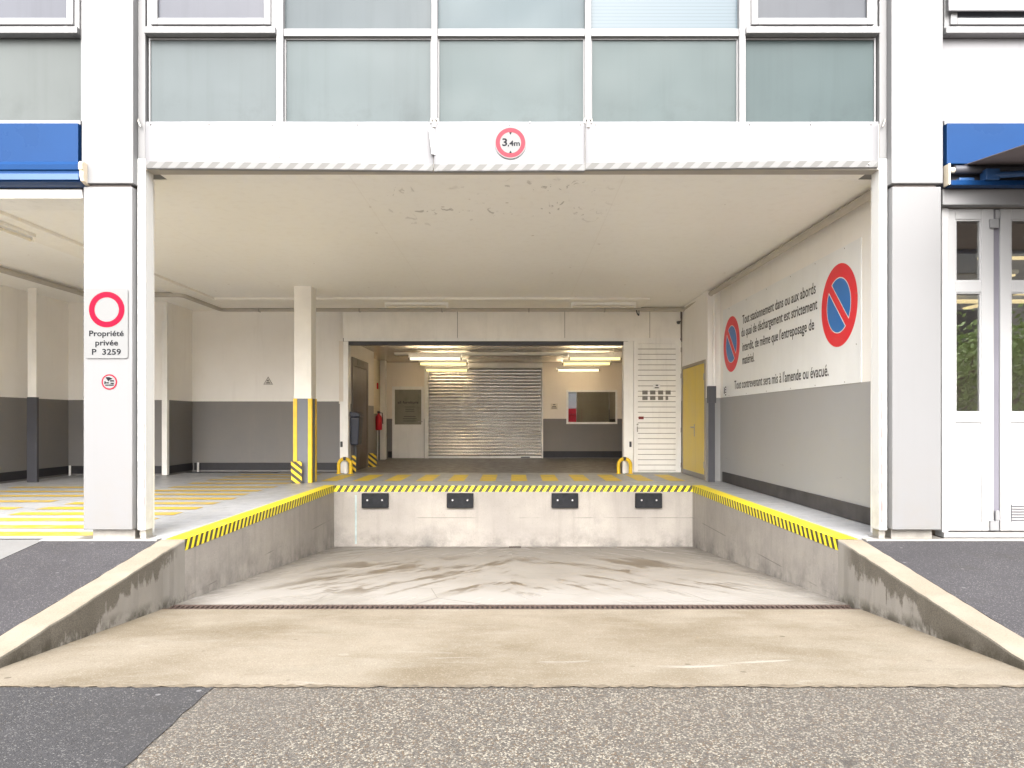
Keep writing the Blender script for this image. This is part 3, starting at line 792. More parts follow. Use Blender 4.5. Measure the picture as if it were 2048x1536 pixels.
# awnings
aw = thing('awning_box', (-6, 0, wz(375)), 'retracted blue awning cassette above the opening on the left', 'awning')
prof = [(-.05, wz(375)), (-.115, wz(371)), (-.135, wz(362)), (-.135, wz(352)), (-.150, wz(350)), (-.155, wz(340)), (-.135, wz(333.5)), (-.047, wz(333)), (.018, wz(333)), (.018, wz(375))]
MB().prism(prof, 'x', -14.5, wx(164)*.985).build('cassette', 'blue', aw, .003)
MB().box(-14.5, wx(164)*.985-.01, -.140, -.132, wz(369), wz(357)).build('front_rail', 'bluedark', aw, .002)
MB().prism([(a-.012*(1 if a < 0 else 0), b) for a, b in prof], 'x', wx(164)*.985+.001, wx(164)*.985+.035).build('end_cap', surf('cream_plastic', (.62, .53, .40), .5), aw, .004)
aw2 = thing('folding_arm_awning', (4.0, 0, wz(375)), 'extended awning with dark fabric and blue folding arms above the white doors', 'awning')
q = MB(); xa = wx(1925); ya, yb = -.02, -1.9; za = wz(331); sl = (25*u)/(.121*D)
q.add([(xa, ya, za), (12, ya, za), (12, yb, za - sl*1.9), (xa, yb, za - sl*1.9)], [(0,1,2,3)])
o = q.build('fabric', 'fabric', aw2); m = o.modifiers.new('solid', 'SOLIDIFY'); m.thickness = .006
MB().tube([(wx(1902), -.045, wz(343)), (12, -.045, wz(343))], .038, 14).build('roller', 'dark', aw2)
MB().tube([(wx(1894), -.045, wz(344)), (wx(1902), -.045, wz(344))], .026, 14).build('roller_end', surf('cream_end', (.62, .56, .46), .5), aw2)
q = MB(); q.box(wx(1890), 12, -.10, .0, wz(377), wz(367)); q.build('base_rail', 'blue', aw2, .006)
q = MB(); q.tube([(wx(1960), -.09, wz(358)), (wx(2010), -.14, wz(358)), (7.0, -.55, wz(357))], [.03, .028, .028], 10)
q.build('folding_arm', 'bluedark', aw2)
q = MB(); q.box(wx(1955), wx(1982), -.13, -.03, wz(368), wz(346)); q.box(wx(1908), wx(1938), -.085, -.02, wz(367), wz(361)); q.build('arm_bracket', 'bluedark', aw2, .006)
MB().tube([(xa, yb, za - sl*1.9 - .02), (12, yb, za - sl*1.9 - .02)], .035, 10).build('front_bar', 'blue', aw2)
MB().box(wx(1884)+.012, wx(1890), -.09, .0, wz(375), wz(333)).build('end_plate', surf('cream_plate', (.68, .60, .47), .5), aw2, .004)

# ---- ceiling, walls of the open dock
BW = 2.33; YB = wy(2.267)
box('ceiling', (-15, 5.2, .43, wy(2.36), CEIL, CEIL+.25), 'ceiling', bld)
box('ceiling_edge', (-3.405, 3.347, .146, .43, CEIL+.001, CEIL+.25), 'ceiling', bld)
q = MB()
XA = -1940*u; XB = -1506*u
q.box(XA-.2, XA, .45, wy(2.17)+.2, 0, CEIL)                      # far left wall
q.box(XA, XB-.001, wy(2.17), wy(2.17)+.2, 0, CEIL)              # left alcove back
q.box(XB-.2, XB, wy(2.17)+.201, wy(BW)+.2, 0, CEIL)              # step
q.box(XB, -757*u-.03, wy(BW), wy(BW)+.2, 0, CEIL)                # back wall behind column
lw = q.build('dock_wall', 'wall', bld)
XRW = 805*u; XJ = 755*u; RJ = 1.965
q = MB(); q.box(XRW, XRW+.2, .17, wy(RJ), -.2, CEIL)
rw = q.build('side_wall', 'rightwall', bld)
q = MB(); q.prism([(XJ, wy(RJ)), (XRW+.2, wy(RJ)), (XRW+.2, YB+.2), (XJ, YB+.2)], 'z', -.01, CEIL)
q.build('corner_wall', 'rightwall', bld)
# skirtings
q = MB(); t = .018; z0, z1 = .035, .190
q.box(XA, XA+t, .5, wy(2.17), z0, z1); q.box(XA+t, XB, wy(2.17)-t, wy(2.17), z0, z1)
q.box(XB, XB+t, wy(2.17)+.02, wy(BW)-.02, z0, z1); q.box(XB+.045, -770*u, wy(BW)-t, wy(BW), z0, z1)
q.build('skirting', 'skirt', lw, .004)
MB().box(XRW-.022, XRW, .20, wy(RJ)-.2, .005, .185).build('skirting', surf('dusty_skirting', (.06, .055, .055), .7, var=.6, vs=4, grime=.5), rw, .004)
# pilaster on the far left wall
p = MB().box(-1879*u, -1845*u, wy(1.925), wy(1.933), EYE+90*u, CEIL).build('slim_column', 'cream', bld, .006)
MB().box(-1881*u, -1843*u, wy(1.924), wy(1.934), .001, EYE+90*u-.001).build('column_base', 'dgrey', p, .006)
# ceiling duct run
q = MB(); zc = CEIL-.045
q.box(-1351*u, -1252*u, .5, wy(2.235), zc, CEIL-.0005); q.box(-1252*u+.001, 560*u, wy(2.075), wy(2.235), zc, CEIL-.0005)
q.build('ceiling_trunking', 'cream', bld, .004)
# header over the room opening
LP0, LP1 = wx(687, 2.267), wx(697, 2.267)
q = MB()
for a, b in ((686, 914.5), (915.5, 1129), (1130, 1299), (1300, 1361)):
    q.box(wx(a, 2.267), wx(b, 2.267), YB-.012, YB, wz(676, 2.267), CEIL-.002)
hd = q.build('header_panel', 'cream', bld, .002)
box('header_core', (wx(686, 2.267), XJ-.001, YB+.001, YB+.22, wz(683, 2.267)+.001, CEIL-.001), 'joint', bld)
box('lintel_trim', (wx(688, 2.267), wx(1360, 2.267), YB-.03, YB-.0125, wz(682.5, 2.267), wz(676, 2.267)-.001), 'creamtrim', bld, .003)
box('shutter_track', (LP1, wx(1247, 2.267), YB-.005, YB+.16, wz(690, 2.267), wz(683, 2.267)), 'dark', bld)
q = MB(); q.box(LP0, LP1, YB-.022, YB+.2, .001, wz(683, 2.267)); q.box(wx(680, 2.267), LP0-.001, YB-.010, YB+.02, .001, EYE+86*u)
dj = q.build('door_jamb', 'creamtrim', bld, .004)
q = MB(); q.box(wx(1247, 2.267), wx(1256, 2.267), YB-.022, YB+.2, .001, wz(683, 2.267)); q.box(wx(1256, 2.267)+.001, wx(1266.3, 2.267), YB-.014, YB+.02, .001, wz(681, 2.267))
dj2 = q.build('door_jamb', 'creamtrim', bld, .004)
for px, pa in ((683.5, dj), (1260.5, dj2)):
    c = wx(px, 2.267); MB().box(c-.022, c+.022, YB-.04, YB-.016, wz(894, 2.267), wz(883, 2.267)).build('lock', 'dark', pa, .006)

# louvred steel door
ld = MB(); x0, x1, zt = wx(1267, 2.267), wx(1362, 2.267), wz(681, 2.267)
f0, f1x = wx(1275.5, 2.267), wx(1351.5, 2.267)
ld.box(x0, f0, YB-.020, YB+.03, .012, zt); ld.box(f1x, x1, YB-.020, YB+.03, .012, zt); ld.box(f0, f1x, YB-.020, YB+.03, wz(687.5, 2.267), zt); ld.box(f0, f1x, YB-.020, YB+.03, .012, .05)
ld = ld.build('louvre_door', 'creamtrim', bld, .003)
zs0, zs1 = .052, wz(687.8, 2.267); nsl = 24; ph = (zs1-zs0)/nsl
q = MB()
for k in range(nsl):
    z = zs0 + k*ph
    q.prism([(YB+.006, z+.009), (YB-.012, z+.010), (YB-.0135, z+.014), (YB-.004, z+ph-.002), (YB+.008, z+ph-.002)], 'x', f0+.001, f1x-.001)
q.build('slats', 'creamtrim', ld)
box('backing', (f0, f1x, YB+.009, YB+.012, zs0, zs1), 'joint', ld); box('inner_face', (x0, x1, YB+.031, YB+.036, .012, zt), 'creamtrim', ld)
for j, (pa, pb) in enumerate(((781, 789), (792, 800))):
    for k, (a, b) in enumerate(((1284.5, 1295), (1300, 1310.5), (1316, 1326), (1331, 1341))):
        if j == 1 and k == 3: b = 1336
        MB().box(wx(a, 2.267), wx(b, 2.267), YB-.016, YB-.006, wz(pb, 2.267), wz(pa, 2.267)).build('vent_window', 'paper', ld)
q = MB(); c = wx(1274.5, 2.267)
q.tube([(c, YB-.05, wz(849, 2.267)), (c, YB-.02, wz(849, 2.267))], .018, 12); q.box(c-.012, c+.012, YB-.028, YB-.02, wz(864, 2.267), wz(853, 2.267)); q.build('handle', 'steel', ld, .002)
for pz in (700, 752, 860, 930):
    MB().tube([(x1-.004, YB-.026, wz(pz, 2.267)-.05), (x1-.004, YB-.026, wz(pz, 2.267)+.05)], .009, 8).build('hinge', 'steel', ld)
MB().box(wx(1277, 2.267), wx(1287, 2.267), YB-.022, YB-.008, wz(838.5, 2.267), wz(833, 2.267)).build('red_plate', surf('dull_red_plate', (.22, .03, .03), .5), ld)
# small notice on the louvre door
nt_ = MB().box(wx(1306, 2.267), wx(1320, 2.267), YB-.018, YB-.010, wz(778.5, 2.267), wz(768, 2.267)).build('notice', 'signwhite', ld)
q = MB(); q.box(wx(1311, 2.267), wx(1316, 2.267), YB-.0195, YB-.018, wz(772, 2.267), wz(769.5, 2.267)); q.box(wx(1309, 2.267), wx(1317, 2.267), YB-.0195, YB-.018, wz(776.5, 2.267), wz(774.5, 2.267)); q.build('print', 'ink', nt_)

# ochre door on the return wall
ya, yb = wy(1.99), wy(2.245); zt = EYE + 229*u
yd = MB().box(XJ-.012, XJ, ya, yb, .10, zt).build('ochre_door', 'ydoor', bld, .003)
MB().box(XJ-.015, XJ, ya, yb, .004, .098).build('kick_plate', 'greysteel', yd, .003)
q = MB(); q.box(XJ-.022, XJ, ya-.05, ya-.003, .003, zt+.06); q.box(XJ-.022, XJ, yb+.003, yb+.05, .003, zt+.06); q.box(XJ-.022, XJ, ya-.003, yb+.003, zt+.003, zt+.06)
q.build('frame', surf('door_frame_grey', (.30, .26, .20), .5), yd, .003)
ym = (ya+yb)/2; MB().box(XJ-.0125, XJ-.0118, ym-.16, ym-.157, .10, zt).build('leaf_joint', 'joint', yd)
q = MB(); zh = EYE-28*u; q.tube([(XJ-.012, ym-.10, zh), (XJ-.055, ym-.10, zh), (XJ-.055, ym+.02, zh)], .011, 10); q.box(XJ-.018, XJ-.012, ym-.12, ym-.085, zh-.18, zh+.06); q.build('handle', 'steel', yd, .002)
for y in (ya+.004, yb-.004):
    for z in (.28, zt-.25): MB().tube([(XJ-.020, y, z-.06), (XJ-.020, y, z+.06)], .012, 8).build('hinge', 'steel', yd)

# ---- room behind the opening
RB = 3.15; YR = wy(RB); XE = -757*u; XC = -832*u
q = MB()
q.box(XC-.2, 760*u, YR, YR+.2, 0, RM_CEIL); rbw = q.build('room_back_wall', 'roomwall', bld)
q = MB(); q.box(XE-.25, XE, YB+.21, wy(2.67), 0, RM_CEIL); rlw = q.build('room_side_wall', wallpaint('lift_wall_paint', EYE+77*u, (.76, .70, .62), (.22, .215, .21)), bld)
q = MB(); q.box(XC-.2, XC, wy(2.67)+.001, YR, 0, RM_CEIL); q.build('room_recess_wall', wallpaint('recess_wall_paint', EYE+40*u, (.80, .70, .52), (.24, .225, .20)), bld)
q = MB(); q.box(753*u, 753*u+.2, YB+.24, YR, 0, RM_CEIL); q.build('room_side_wall', 'roomwall', bld)
q = MB(); q.box(XE-.03, 760*u+.3, YB+.225, YR+.2, RM_CEIL, RM_CEIL+.2); q.box(XC-.2, XE-.031, wy(BW)+.21, YR+.2, RM_CEIL, RM_CEIL+.2); q.build('room_ceiling', 'roomceil', bld)
MB().box(wx(1085, 3.14), 753*u, YR-.02, YR, .02, .02+13*3.14*u).build('skirting', 'skirt', rbw, .004)
cc = MB().box(wx(761.5, 3.06), wx(771.5, 3.06), wy(3.04), wy(3.08), .0, RM_CEIL).build('room_column', 'cream', bld, .004)
MB().box(wx(772, 3.1), wx(780, 3.1), YR-.02, YR, .02, .2).build('skirting', 'skirt', cc)
q = MB()
for zz_ in (wz(712, 2.62),): q.box(wx(790, 2.62), 600*u, wy(2.60), wy(2.64), RM_CEIL-.10, RM_CEIL-.05)
q.build('ceiling_rail', 'creamtrim', bld, .004)
# lift
ya, yb, zt = wy(2.305), wy(2.55), EYE+294*u
lf = MB(); lf.box(XE, XE+.03, ya, ya+.09, 0, zt); lf.box(XE, XE+.03, yb-.11, yb, 0, zt); lf.box(XE, XE+.03, ya+.09, yb-.11, zt-.18, zt)
lf = lf.build('lift_frame', 'lift', bld, .004)
d0, d1 = ya+.092, yb-.112; dm = (d0+d1)/2
MB().box(XE+.002, XE+.014, d0, dm-.003, .006, zt-.182).build('lift_door', 'lift', lf, .002)
MB().box(XE+.002, XE+.014, dm+.003, d1, .006, zt-.182).build('lift_door', 'lift', lf, .002)
MB().box(XE+.030, XE+.034, dm-.35, dm+.35, zt-.15, zt-.03).build('indicator', 'liftdark', lf, .002)
# roller shutter
x0, x1 = wx(856, 3.12), wx(1083, 3.12); zt = wz(736, 3.12); ys = YR-.07
q = MB(); ns = 27; hh = (zt-.07)/ns; vs = []; fs = []
prof = [(.014, 0), (-.004, .10), (-.017, .26), (-.020, .46), (-.013, .66), (.004, .84), (.016, .93)]
row = []
for k in range(ns):
    for dy, t in prof: row.append((ys+dy, .07 + (k+t)*hh))
for (y, z) in row: vs += [(x0, y, z), (x1, y, z)]
for i in range(len(row)-1): fs.append((2*i, 2*i+1, 2*i+3, 2*i+2))
q.add(vs, fs); sh = q.build('roller_shutter', 'shutter', bld, fixn=False)
box('bottom_bar', (x0, x1, ys-.025, ys+.01, .008, .068), 'creamtrim', sh, .004)
box('label_plate', (wx(1042, 3.11), wx(1060, 3.11), ys-.028, ys-.025, .016, .05), 'dark', sh)
box('shutter_box', (x0-.03, x1+.03, YR-.16, YR-.001, zt+.002, wz(724, 3.1)), 'creamtrim', sh, .006)
for a, b in ((848, 855.5), (1083.5, 1086.5)): box('guide_rail', (wx(a, 3.12), wx(b, 3.12), ys-.045, YR-.001, .001, zt), 'creamtrim', sh, .003)
# office door with frosted pane
x0, x1, zt = wx(784, 3.14), wx(847.5, 3.14), wz(773, 3.14)
od = MB(); od.box(x0, x0+.075, YR-.05, YR-.001, .004, zt); od.box(x1-.075, x1, YR-.05, YR-.001, .004, zt); od.box(x0+.075, x1-.075, YR-.05, YR-.001, zt-.09, zt); od.box(x0+.075, x1-.075, YR-.05, YR-.001, .004, wz(849, 3.14))
od = od.build('office_door', 'creamtrim', bld, .004)
MB().box(x0+.07, x1-.07, YR-.035, YR-.028, wz(849, 3.14)-.004, zt-.086).build('pane', spandrel('door_glass', (.255, .245, .20), .18), od)
q = MB(); cx = (x0+x1)/2; fy = YR-.0365
q.text(FRONT(cx, fy, wz(807, 3.14)), 'all furniture', .075, .60, 'C', .002); q.build('lettering', 'ink', od)
for k, (py, wd, tx) in enumerate(((815, .30, 'showroom'), (819.5, .26, 'bureaux'), (823.5, .26, 'livraison'), (834, .34, 'lundi - jeudi'), (838.5, .40, 'vendredi matin'), (843, .38, 'sur rendez-vous'))):
    MB().box(cx+.05-wd/2, cx+.05+wd/2, fy-.0005, fy, wz(py, 3.14)+.008, wz(py, 3.14)+.022).build('small_print', 'ink', od)
q = MB(); q.tube([(x1-.05, YR-.05, 1.06), (x1-.05, YR-.10, 1.06), (x1-.16, YR-.10, 1.06)], .011, 8); q.build('handle', 'steel', od)
# hatch window in the back wall
x0, x1, z0, z1 = wx(1133, 3.14), wx(1235, 3.14), wz(848, 3.14), wz(780, 3.14)
iw = MB(); t = .055; iw.box(x0, x0+t, YR-.04, YR-.001, z0, z1); iw.box(x1-t, x1, YR-.04, YR-.001, z0, z1); iw.box(x0+t, x1-t, YR-.04, YR-.001, z0, z0+t); iw.box(x0+t, x1-t, YR-.04, YR-.001, z1-t, z1)
iw = iw.build('hatch_window', 'creamtrim', bld, .004)
MB().box(x0+t-.003, x1-t+.003, YR-.018, YR-.012, z0+t-.003, z1-t+.003).build('pane', 'roomglass', iw)
MB().box(x0+t, x1-t, YR-.008, YR-.004, z0+t, z1-t).build('dark_interior', surf('dark_office', (.16, .15, .115), .8), iw)

# ---- shop behind the folding doors on the right
XS0, XS1 = 3.93, 9.5
q = MB(); q.box(XS0-.12, XS0, .46, 6, -.01, CEIL); q.box(XS1, XS1+.1, .46, 6, -.01, CEIL); q.box(XS0-.12, XS1+.1, 6, 6.1, -.01, CEIL)
q.build('shop_wall', surf('shop_wall_paint', (.50, .45, .39), .7, var=.2), bld)
box('shop_floor', (XS0, XS1, .3, 6, -.02, .006), surf('shop_floor', (.18, .14, .11), .4), bld)
box('shop_ceiling', (4.6 if False else XS0, XS1, .43, 6, 3.02, 3.10), surf('shop_ceiling_paint', (.5, .47, .43), .7), bld)
q = MB(); q.box(XS0+.3, XS0+1.4, 3.6, 4.2, .006, 1.0); q.box(XS0+2.0, XS0+3.2, 2.8, 3.4, .006, .85); q.build('shop_counter', surf('counter_wood', (.16, .09, .05), .5, var=.3), bld, .01)
RD = 1.02; yd_ = wy(RD)
def folding(p0, p1, grille=False, panes=True):
    x0, x1 = wx(p0, RD), wx(p1, RD); zt, zb = wz(419, RD), wz(1061, RD)
    g0, g1 = x0+.075, x1-.115; 
    if p0 > 1990: g0, g1 = x0+.10, x1-.09
    a0, a1 = wz(563, RD), wz(440, RD); b0, b1 = wz(825, RD), wz(585, RD); c0, c1 = wz(1043, RD), wz(845, RD)
    q = MB(); y0, y1 = yd_-.02, yd_+.035
    q.box(x0, g0, y0, y1, zb, zt); q.box(g1, x1, y0, y1, zb, zt)
    for za_, zb_ in ((a1, zt), (b1, a0), (c1, b0), (zb, c0)): q.box(g0, g1, y0, y1, za_, zb_)
    o = q.build('folding_door', 'doorwhite', bld, .004)
    for za_, zb_ in ((a0, a1), (b0, b1)):
        MB().box(g0-.004, g1+.004, yd_+.004, yd_+.010, za_-.004, zb_+.004).build('pane', 'shopglass', o)
        k = MB(); t = .012; k.box(g0, g0+t, yd_-.012, yd_+.003, za_, zb_); k.box(g1-t, g1, yd_-.012, yd_+.003, za_, zb_); k.box(g0+t, g1-t, yd_-.012, yd_+.003, za_, za_+t); k.box(g0+t, g1-t, yd_-.012, yd_+.003, zb_-t, zb_)
        k.build('glazing_bead', 'doorwhite', o)
    MB().box(g0-.003, g1+.003, yd_-.008, yd_+.02, c0-.003, c1+.003).build('panel', 'doorwhite', o)
    if grille:
        k = MB()
        for i in range(6): k.box(g0+.01, g1-.01, yd_-.014, yd_-.0085, c0+.01+i*.026, c0+.017+i*.026)
        k.box(g0+.005, g0+.011, yd_-.014, yd_-.0085, c0, c0+.16); k.build('vent_grille', 'dark', o)
    return o
fd = folding(1893, 1985); folding(1998, 2096, True); folding(2108, 2206); folding(2219, 2316)
q = MB(); q.box(wx(1985, RD)+.001, wx(1998, RD)-.001, yd_-.002, yd_+.03, .06, wz(419, RD)); q.box(wx(2096, RD)+.001, wx(2108, RD)-.001, yd_-.002, yd_+.03, .06, wz(419, RD))
q.build('door_seal', surf('seal_grey', (.13, .125, .15), .6), fd)
for py in ((422, 458), (1020, 1060)):
    q = MB(); q.box(wx(1986, RD), wx(1994, RD), yd_-.045, yd_-.021, wz((py[0]+py[1])/2, RD), wz(py[0], RD)); q.box(wx(1975, RD), wx(1992, RD), yd_-.045, yd_-.021, wz(py[1], RD), wz((py[0]+py[1])/2, RD)-.002)
    q.build('hinge_block', 'winframe', fd, .004)
box('door_threshold', (wx(1882, RD), 9.5, yd_-.05, yd_+.10, .004, .05), 'doorwhite', bld, .003)
box('door_head', (wx(1880, RD), 9.5, yd_-.03, yd_+.10, wz(418, RD), wz(409, RD)), 'greysteel', bld, .003)
box('door_post', (wx(1879, RD), wx(1892, RD), yd_-.04, yd_+.10, .051, wz(418.5, RD)), 'doorwhite', bld, .003)

# ================================================================ THINGS ON AND IN THE BUILDING
# square support column with corner guards
xa, xb = wx(588, 1.904), wx(622.5, 1.904); ya, yb = wy(1.904), wy(1.950); zm = wz(797, 1.904)
sc = thing('support_column', ((xa+xb)/2, (ya+yb)/2, 0), 'square cream column with yellow corner guards between pit edge and back wall', 'column')
MB().box(xa, xb, ya, yb, zm, CEIL).build('shaft', 'cream', sc, .005)
MB().box(xa+.003, xb-.003, ya+.003, yb-.003, .0, zm-.001).build('lower_shaft', 'grey', sc)
for cx, sx in ((xa, 1), (xb, -1)):
    for cy, sy in ((ya, 1), (yb, -1)):
        t = .012; wdt = .068; q = MB()
        X0, Y0 = cx-sx*t, cy-sy*t
        q.prism([(X0, Y0), (X0+sx*wdt, Y0), (X0+sx*wdt, Y0+sy*t), (X0+sx*t, Y0+sy*t), (X0+sx*t, Y0+sy*wdt), (X0, Y0+sy*wdt)], 'z', .004, zm)
        q.build('corner_guard', 'yellow', sc, .003)
x0, x1 = wx(582, 1.885), wx(603.5, 1.885)
o = box('hazard_plate', (x0, x1, wy(1.885), wy(1.885)+.012, .004, wz(923, 1.885)), 'plate'); tag(o, 'black and yellow striped plate at the foot of the square cream column', 'hazard plate')
o = box('hazard_plate', (wx(703.5, 2.285), wx(712, 2.285), wy(2.285), wy(2.285)+.01, .004, wz(911, 2.285)), 'plate'); tag(o, 'narrow black and yellow plate under the navy litter bin', 'hazard plate')
q = MB(); q.prism([(XE+.001, .004), (XE+.225, .004), (XE+.225, 50*u), (XE+.215, 62*u), (XE+.16, 70*u), (XE+.001, 72*u)], 'y', wy(2.552), wy(2.552)+.012)
tag(q.build('hazard_plate', 'plate'), 'wide black and yellow striped guard on the wall beside the lift', 'hazard plate')

# yellow hoop guards
def hoop(cx, r_, lab):
    y = wy(r_); a = 12.0*r_*u; top = .345; t = thing('hoop_guard', (cx, y, 0), lab, 'hoop guard', 'yellow hoop guards at the room opening')
    pts = [(cx-a, y, .006)] + [(cx - a*math.cos(R(k*15)), y, top - .036 - a + a*math.sin(R(k*15))) for k in range(13)] + [(cx+a, y, .006)]
    MB().tube(pts, .036, 14).build('bent_tube', 'yellow', t)
    for s in (-a, a): MB().lathe((cx+s, y, .001), [(.058, 0), (.058, .009), (.04, .011)], 16).build('foot_plate', 'yellow', t)
    MB().tube([(cx-.03, y, top-.036), (cx+.03, y, top-.036)], .038, 14).build('black_band', 'dark', t)
    MB().box(cx-.03, cx+.03, y+.05, y+.075, .002, .24).build('stop_plate', 'creamtrim', t, .003)
    return t
h1 = hoop(wx(689.5, 2.235), 2.235, 'yellow tubular hoop guard by the left jamb, near the litter bin')
copy_thing(h1, (wx(1249, 2.235) - wx(689.5, 2.235), 0, 0), 'yellow tubular hoop guard by the right jamb, before the louvred door')

# litter bin
tb = thing('litter_bin', (XE+.1, wy(2.31), 0), 'navy plastic litter bin mounted on a post inside the opening', 'litter bin')
x0, x1 = XE+.004, -712*u; y0, y1 = wy(2.280), wy(2.345); zb, zt = wz(890, 2.3), wz(834, 2.3)
q = MB(); ins = .035
q.add([(x0, y0+ins, zb), (x1-ins, y0+ins, zb), (x1-ins, y1-ins, zb), (x0, y1-ins, zb), (x0, y0, zt), (x1, y0, zt), (x1, y1, zt), (x0, y1, zt)],
      [(0,3,2,1),(4,5,6,7),(0,1,5,4),(1,2,6,5),(2,3,7,6),(3,0,4,7)])
q.build('bin_body', 'bin', tb, .025, 3)
q = MB(); q.prism([(x0, zt+.003), (x1+.012, zt+.003), (x1+.012, zt+.05), (x1-.06, zt+.10), (x0, zt+.115)], 'y', y0-.008, y1+.008); q.build('lid', 'bin', tb, .015, 3)
MB().box(x0+.03, x0+.10, (y0+y1)/2-.03, (y0+y1)/2+.03, .003, zb-.001).build('post', 'dgrey', tb, .004)
MB().box(x0+.03, x1-.05, y0-.010, y0-.004, zt-.05, zt-.025).build('slot', 'dark', tb, .003)

# fire extinguisher, its wall bracket and sign
cx, cy = wx(757.5, 2.98), wy(2.98); zb = wz(860, 2.98); hh = wz(829, 2.98) - zb
fe = thing('fire_extinguisher', (cx, cy, zb), 'red fire extinguisher hung in the recess beside the office door', 'fire extinguisher')
rr = 6.6*2.98*u
MB().lathe((cx, cy, zb), [(rr*.85, 0), (rr, .02), (rr, hh*.78), (rr*.82, hh*.90), (rr*.35, hh), (rr*.3, hh+.03)], 20).build('cylinder', 'red', fe)
q = MB(); q.box(cx-.03, cx+.03, cy-.05, cy+.05, zb+hh+.03, zb+hh+.09); q.tube([(cx, cy, zb+hh+.05), (cx+.10, cy-.02, zb+hh+.04), (cx+.115, cy-.02, zb+hh*.4)], .014, 8); q.build('valve', 'dark', fe, .004)
MB().box(XC, cx-rr*.7, cy-.03, cy+.03, zb+hh*.5, zb+hh*.6).build('bracket', 'dark', fe)
o = MB().tube([(wx(755, 2.99), wy(2.99)+.02, .002), (wx(755, 2.99), wy(2.99)+.02, zb-.01)], .018, 10).build('wall_pipe', 'creamtrim'); tag(o, 'thin white pipe rising from the floor below the fire extinguisher', 'pipe')
o = thing('extinguisher_sign', (XC+.1, wy(3.0), wz(778, 3.0)), 'small red and white fire sign above the fire extinguisher', 'sign')
fr = FRONT(wx(752.5, 3.0), wy(3.0), wz(772, 3.0)); a, b = 4.5*3*u, 6*3*u
MB().slab(fr, [(-a,-b),(a,-b),(a,b),(-a,b)], .012).build('plate', 'signred', o)
q = MB(); f2_ = off(fr, 0, 0, .014); q.flat(f2_, [(-a*.75,-b*.7),(0,-b*.7),(0,b*.7),(-a*.75,b*.7)]); q.build('symbol', 'signwhite', o)
MB().box(XC, wx(748, 3.0), wy(3.0)-.006, wy(3.0)+.02, wz(773, 3), wz(771, 3)).build('bracket', 'steel', o)

# grey guard post and white pipe at the right wall corner
gp = thing('guard_post', (wx(1424, 1.925), wy(1.925), 0), 'dark grey steel guard post standing by the ochre door', 'post')
x0, x1 = wx(1417, 1.925), wx(1430, 1.925); zt = wz(772, 1.925)
q = MB(); q.prism([(x0, wy(1.925)), (x1, wy(1.925)), (x1, wy(1.925)+.09), (x1-.02, wy(1.925)+.09), (x1-.02, wy(1.925)+.02), (x0, wy(1.925)+.02)], 'z', .004, zt-.01); q.build('angle_section', 'dgrey', gp, .003)
MB().box(x0-.005, x1+.02, wy(1.925)-.012, wy(1.925)+.10, zt-.30, zt).build('head_box', 'dgrey', gp, .006)
q = MB(); q.tube([(wx(1429, 1.945), wy(1.945), zt+.001), (wx(1429, 1.945), wy(1.945), CEIL-.002)], .030, 12)
tag(q.build('wall_pipe', 'creamtrim'), 'white vertical pipe on the wall above the dark grey guard post', 'pipe')
# white pipe on the left
q = MB(); c = wx(331, 2.155); q.box(c-.055, c+.055, wy(2.155)-.05, wy(2.155)+.05, .012, wz(643, 2.155)); q.box(c-.03, c+.04, wy(2.155)-.03, wy(2.155)+.04, wz(643, 2.155), CEIL-.002)
tag(q.build('downpipe', 'creamtrim', None, .012), 'white boxed downpipe at the alcove corner behind the left pillar', 'pipe')
# thin white corner stubs
for px, r_, l in ((138.5, 2.165, 'short white pipe stub in the left wall corner behind the pillar'), (394.5, 2.32, 'short white pipe stub in the wall corner left of the column')):
    q = MB(); q.tube([(wx(px, r_)+.03, wy(r_)-.03, .003), (wx(px, r_)+.03, wy(r_)-.03, .20)], .022, 10); tag(q.build('pipe_stub', 'creamtrim'), l, 'pipe')

# ceiling pipe all round the bay
zp = CEIL-.062
def bend(pts, rad=.12, n=5):
    out = [Vector(pts[0])]
    for a, b, c in zip(pts, pts[1:], pts[2:]):
        a, b, c = Vector(a), Vector(b), Vector(c); d0 = (a-b).normalized(); d1 = (c-b).normalized()
        p, q_ = b + d0*rad, b + d1*rad
        for k in range(n+1):
            t = k/n; out.append(p*(1-t)**2 + b*2*t*(1-t) + q_*t*t)
    out.append(Vector(pts[-1])); return out
path = [(-1700*u, .55, zp), (-1700*u, wy(1.98), zp), (-1322*u, wy(1.98), zp), (-1322*u, wy(2.245), zp), (762*u, wy(2.245), zp), (784*u, .62, zp), (795*u, .30, zp)]
cp = thing('ceiling_pipe', (0, wy(2.245), zp), 'long cream pipe running round the dock ceiling edge', 'pipe')
MB().tube(bend(path), .046, 12).build('pipe_run', 'pipe', cp)
for x in (-1150, -700, -330, 60, 400):
    MB().box(x*u-.012, x*u+.012, wy(2.245)-.055, wy(2.245)+.055, zp-.052, CEIL-.001).build('clamp', 'steel', cp)

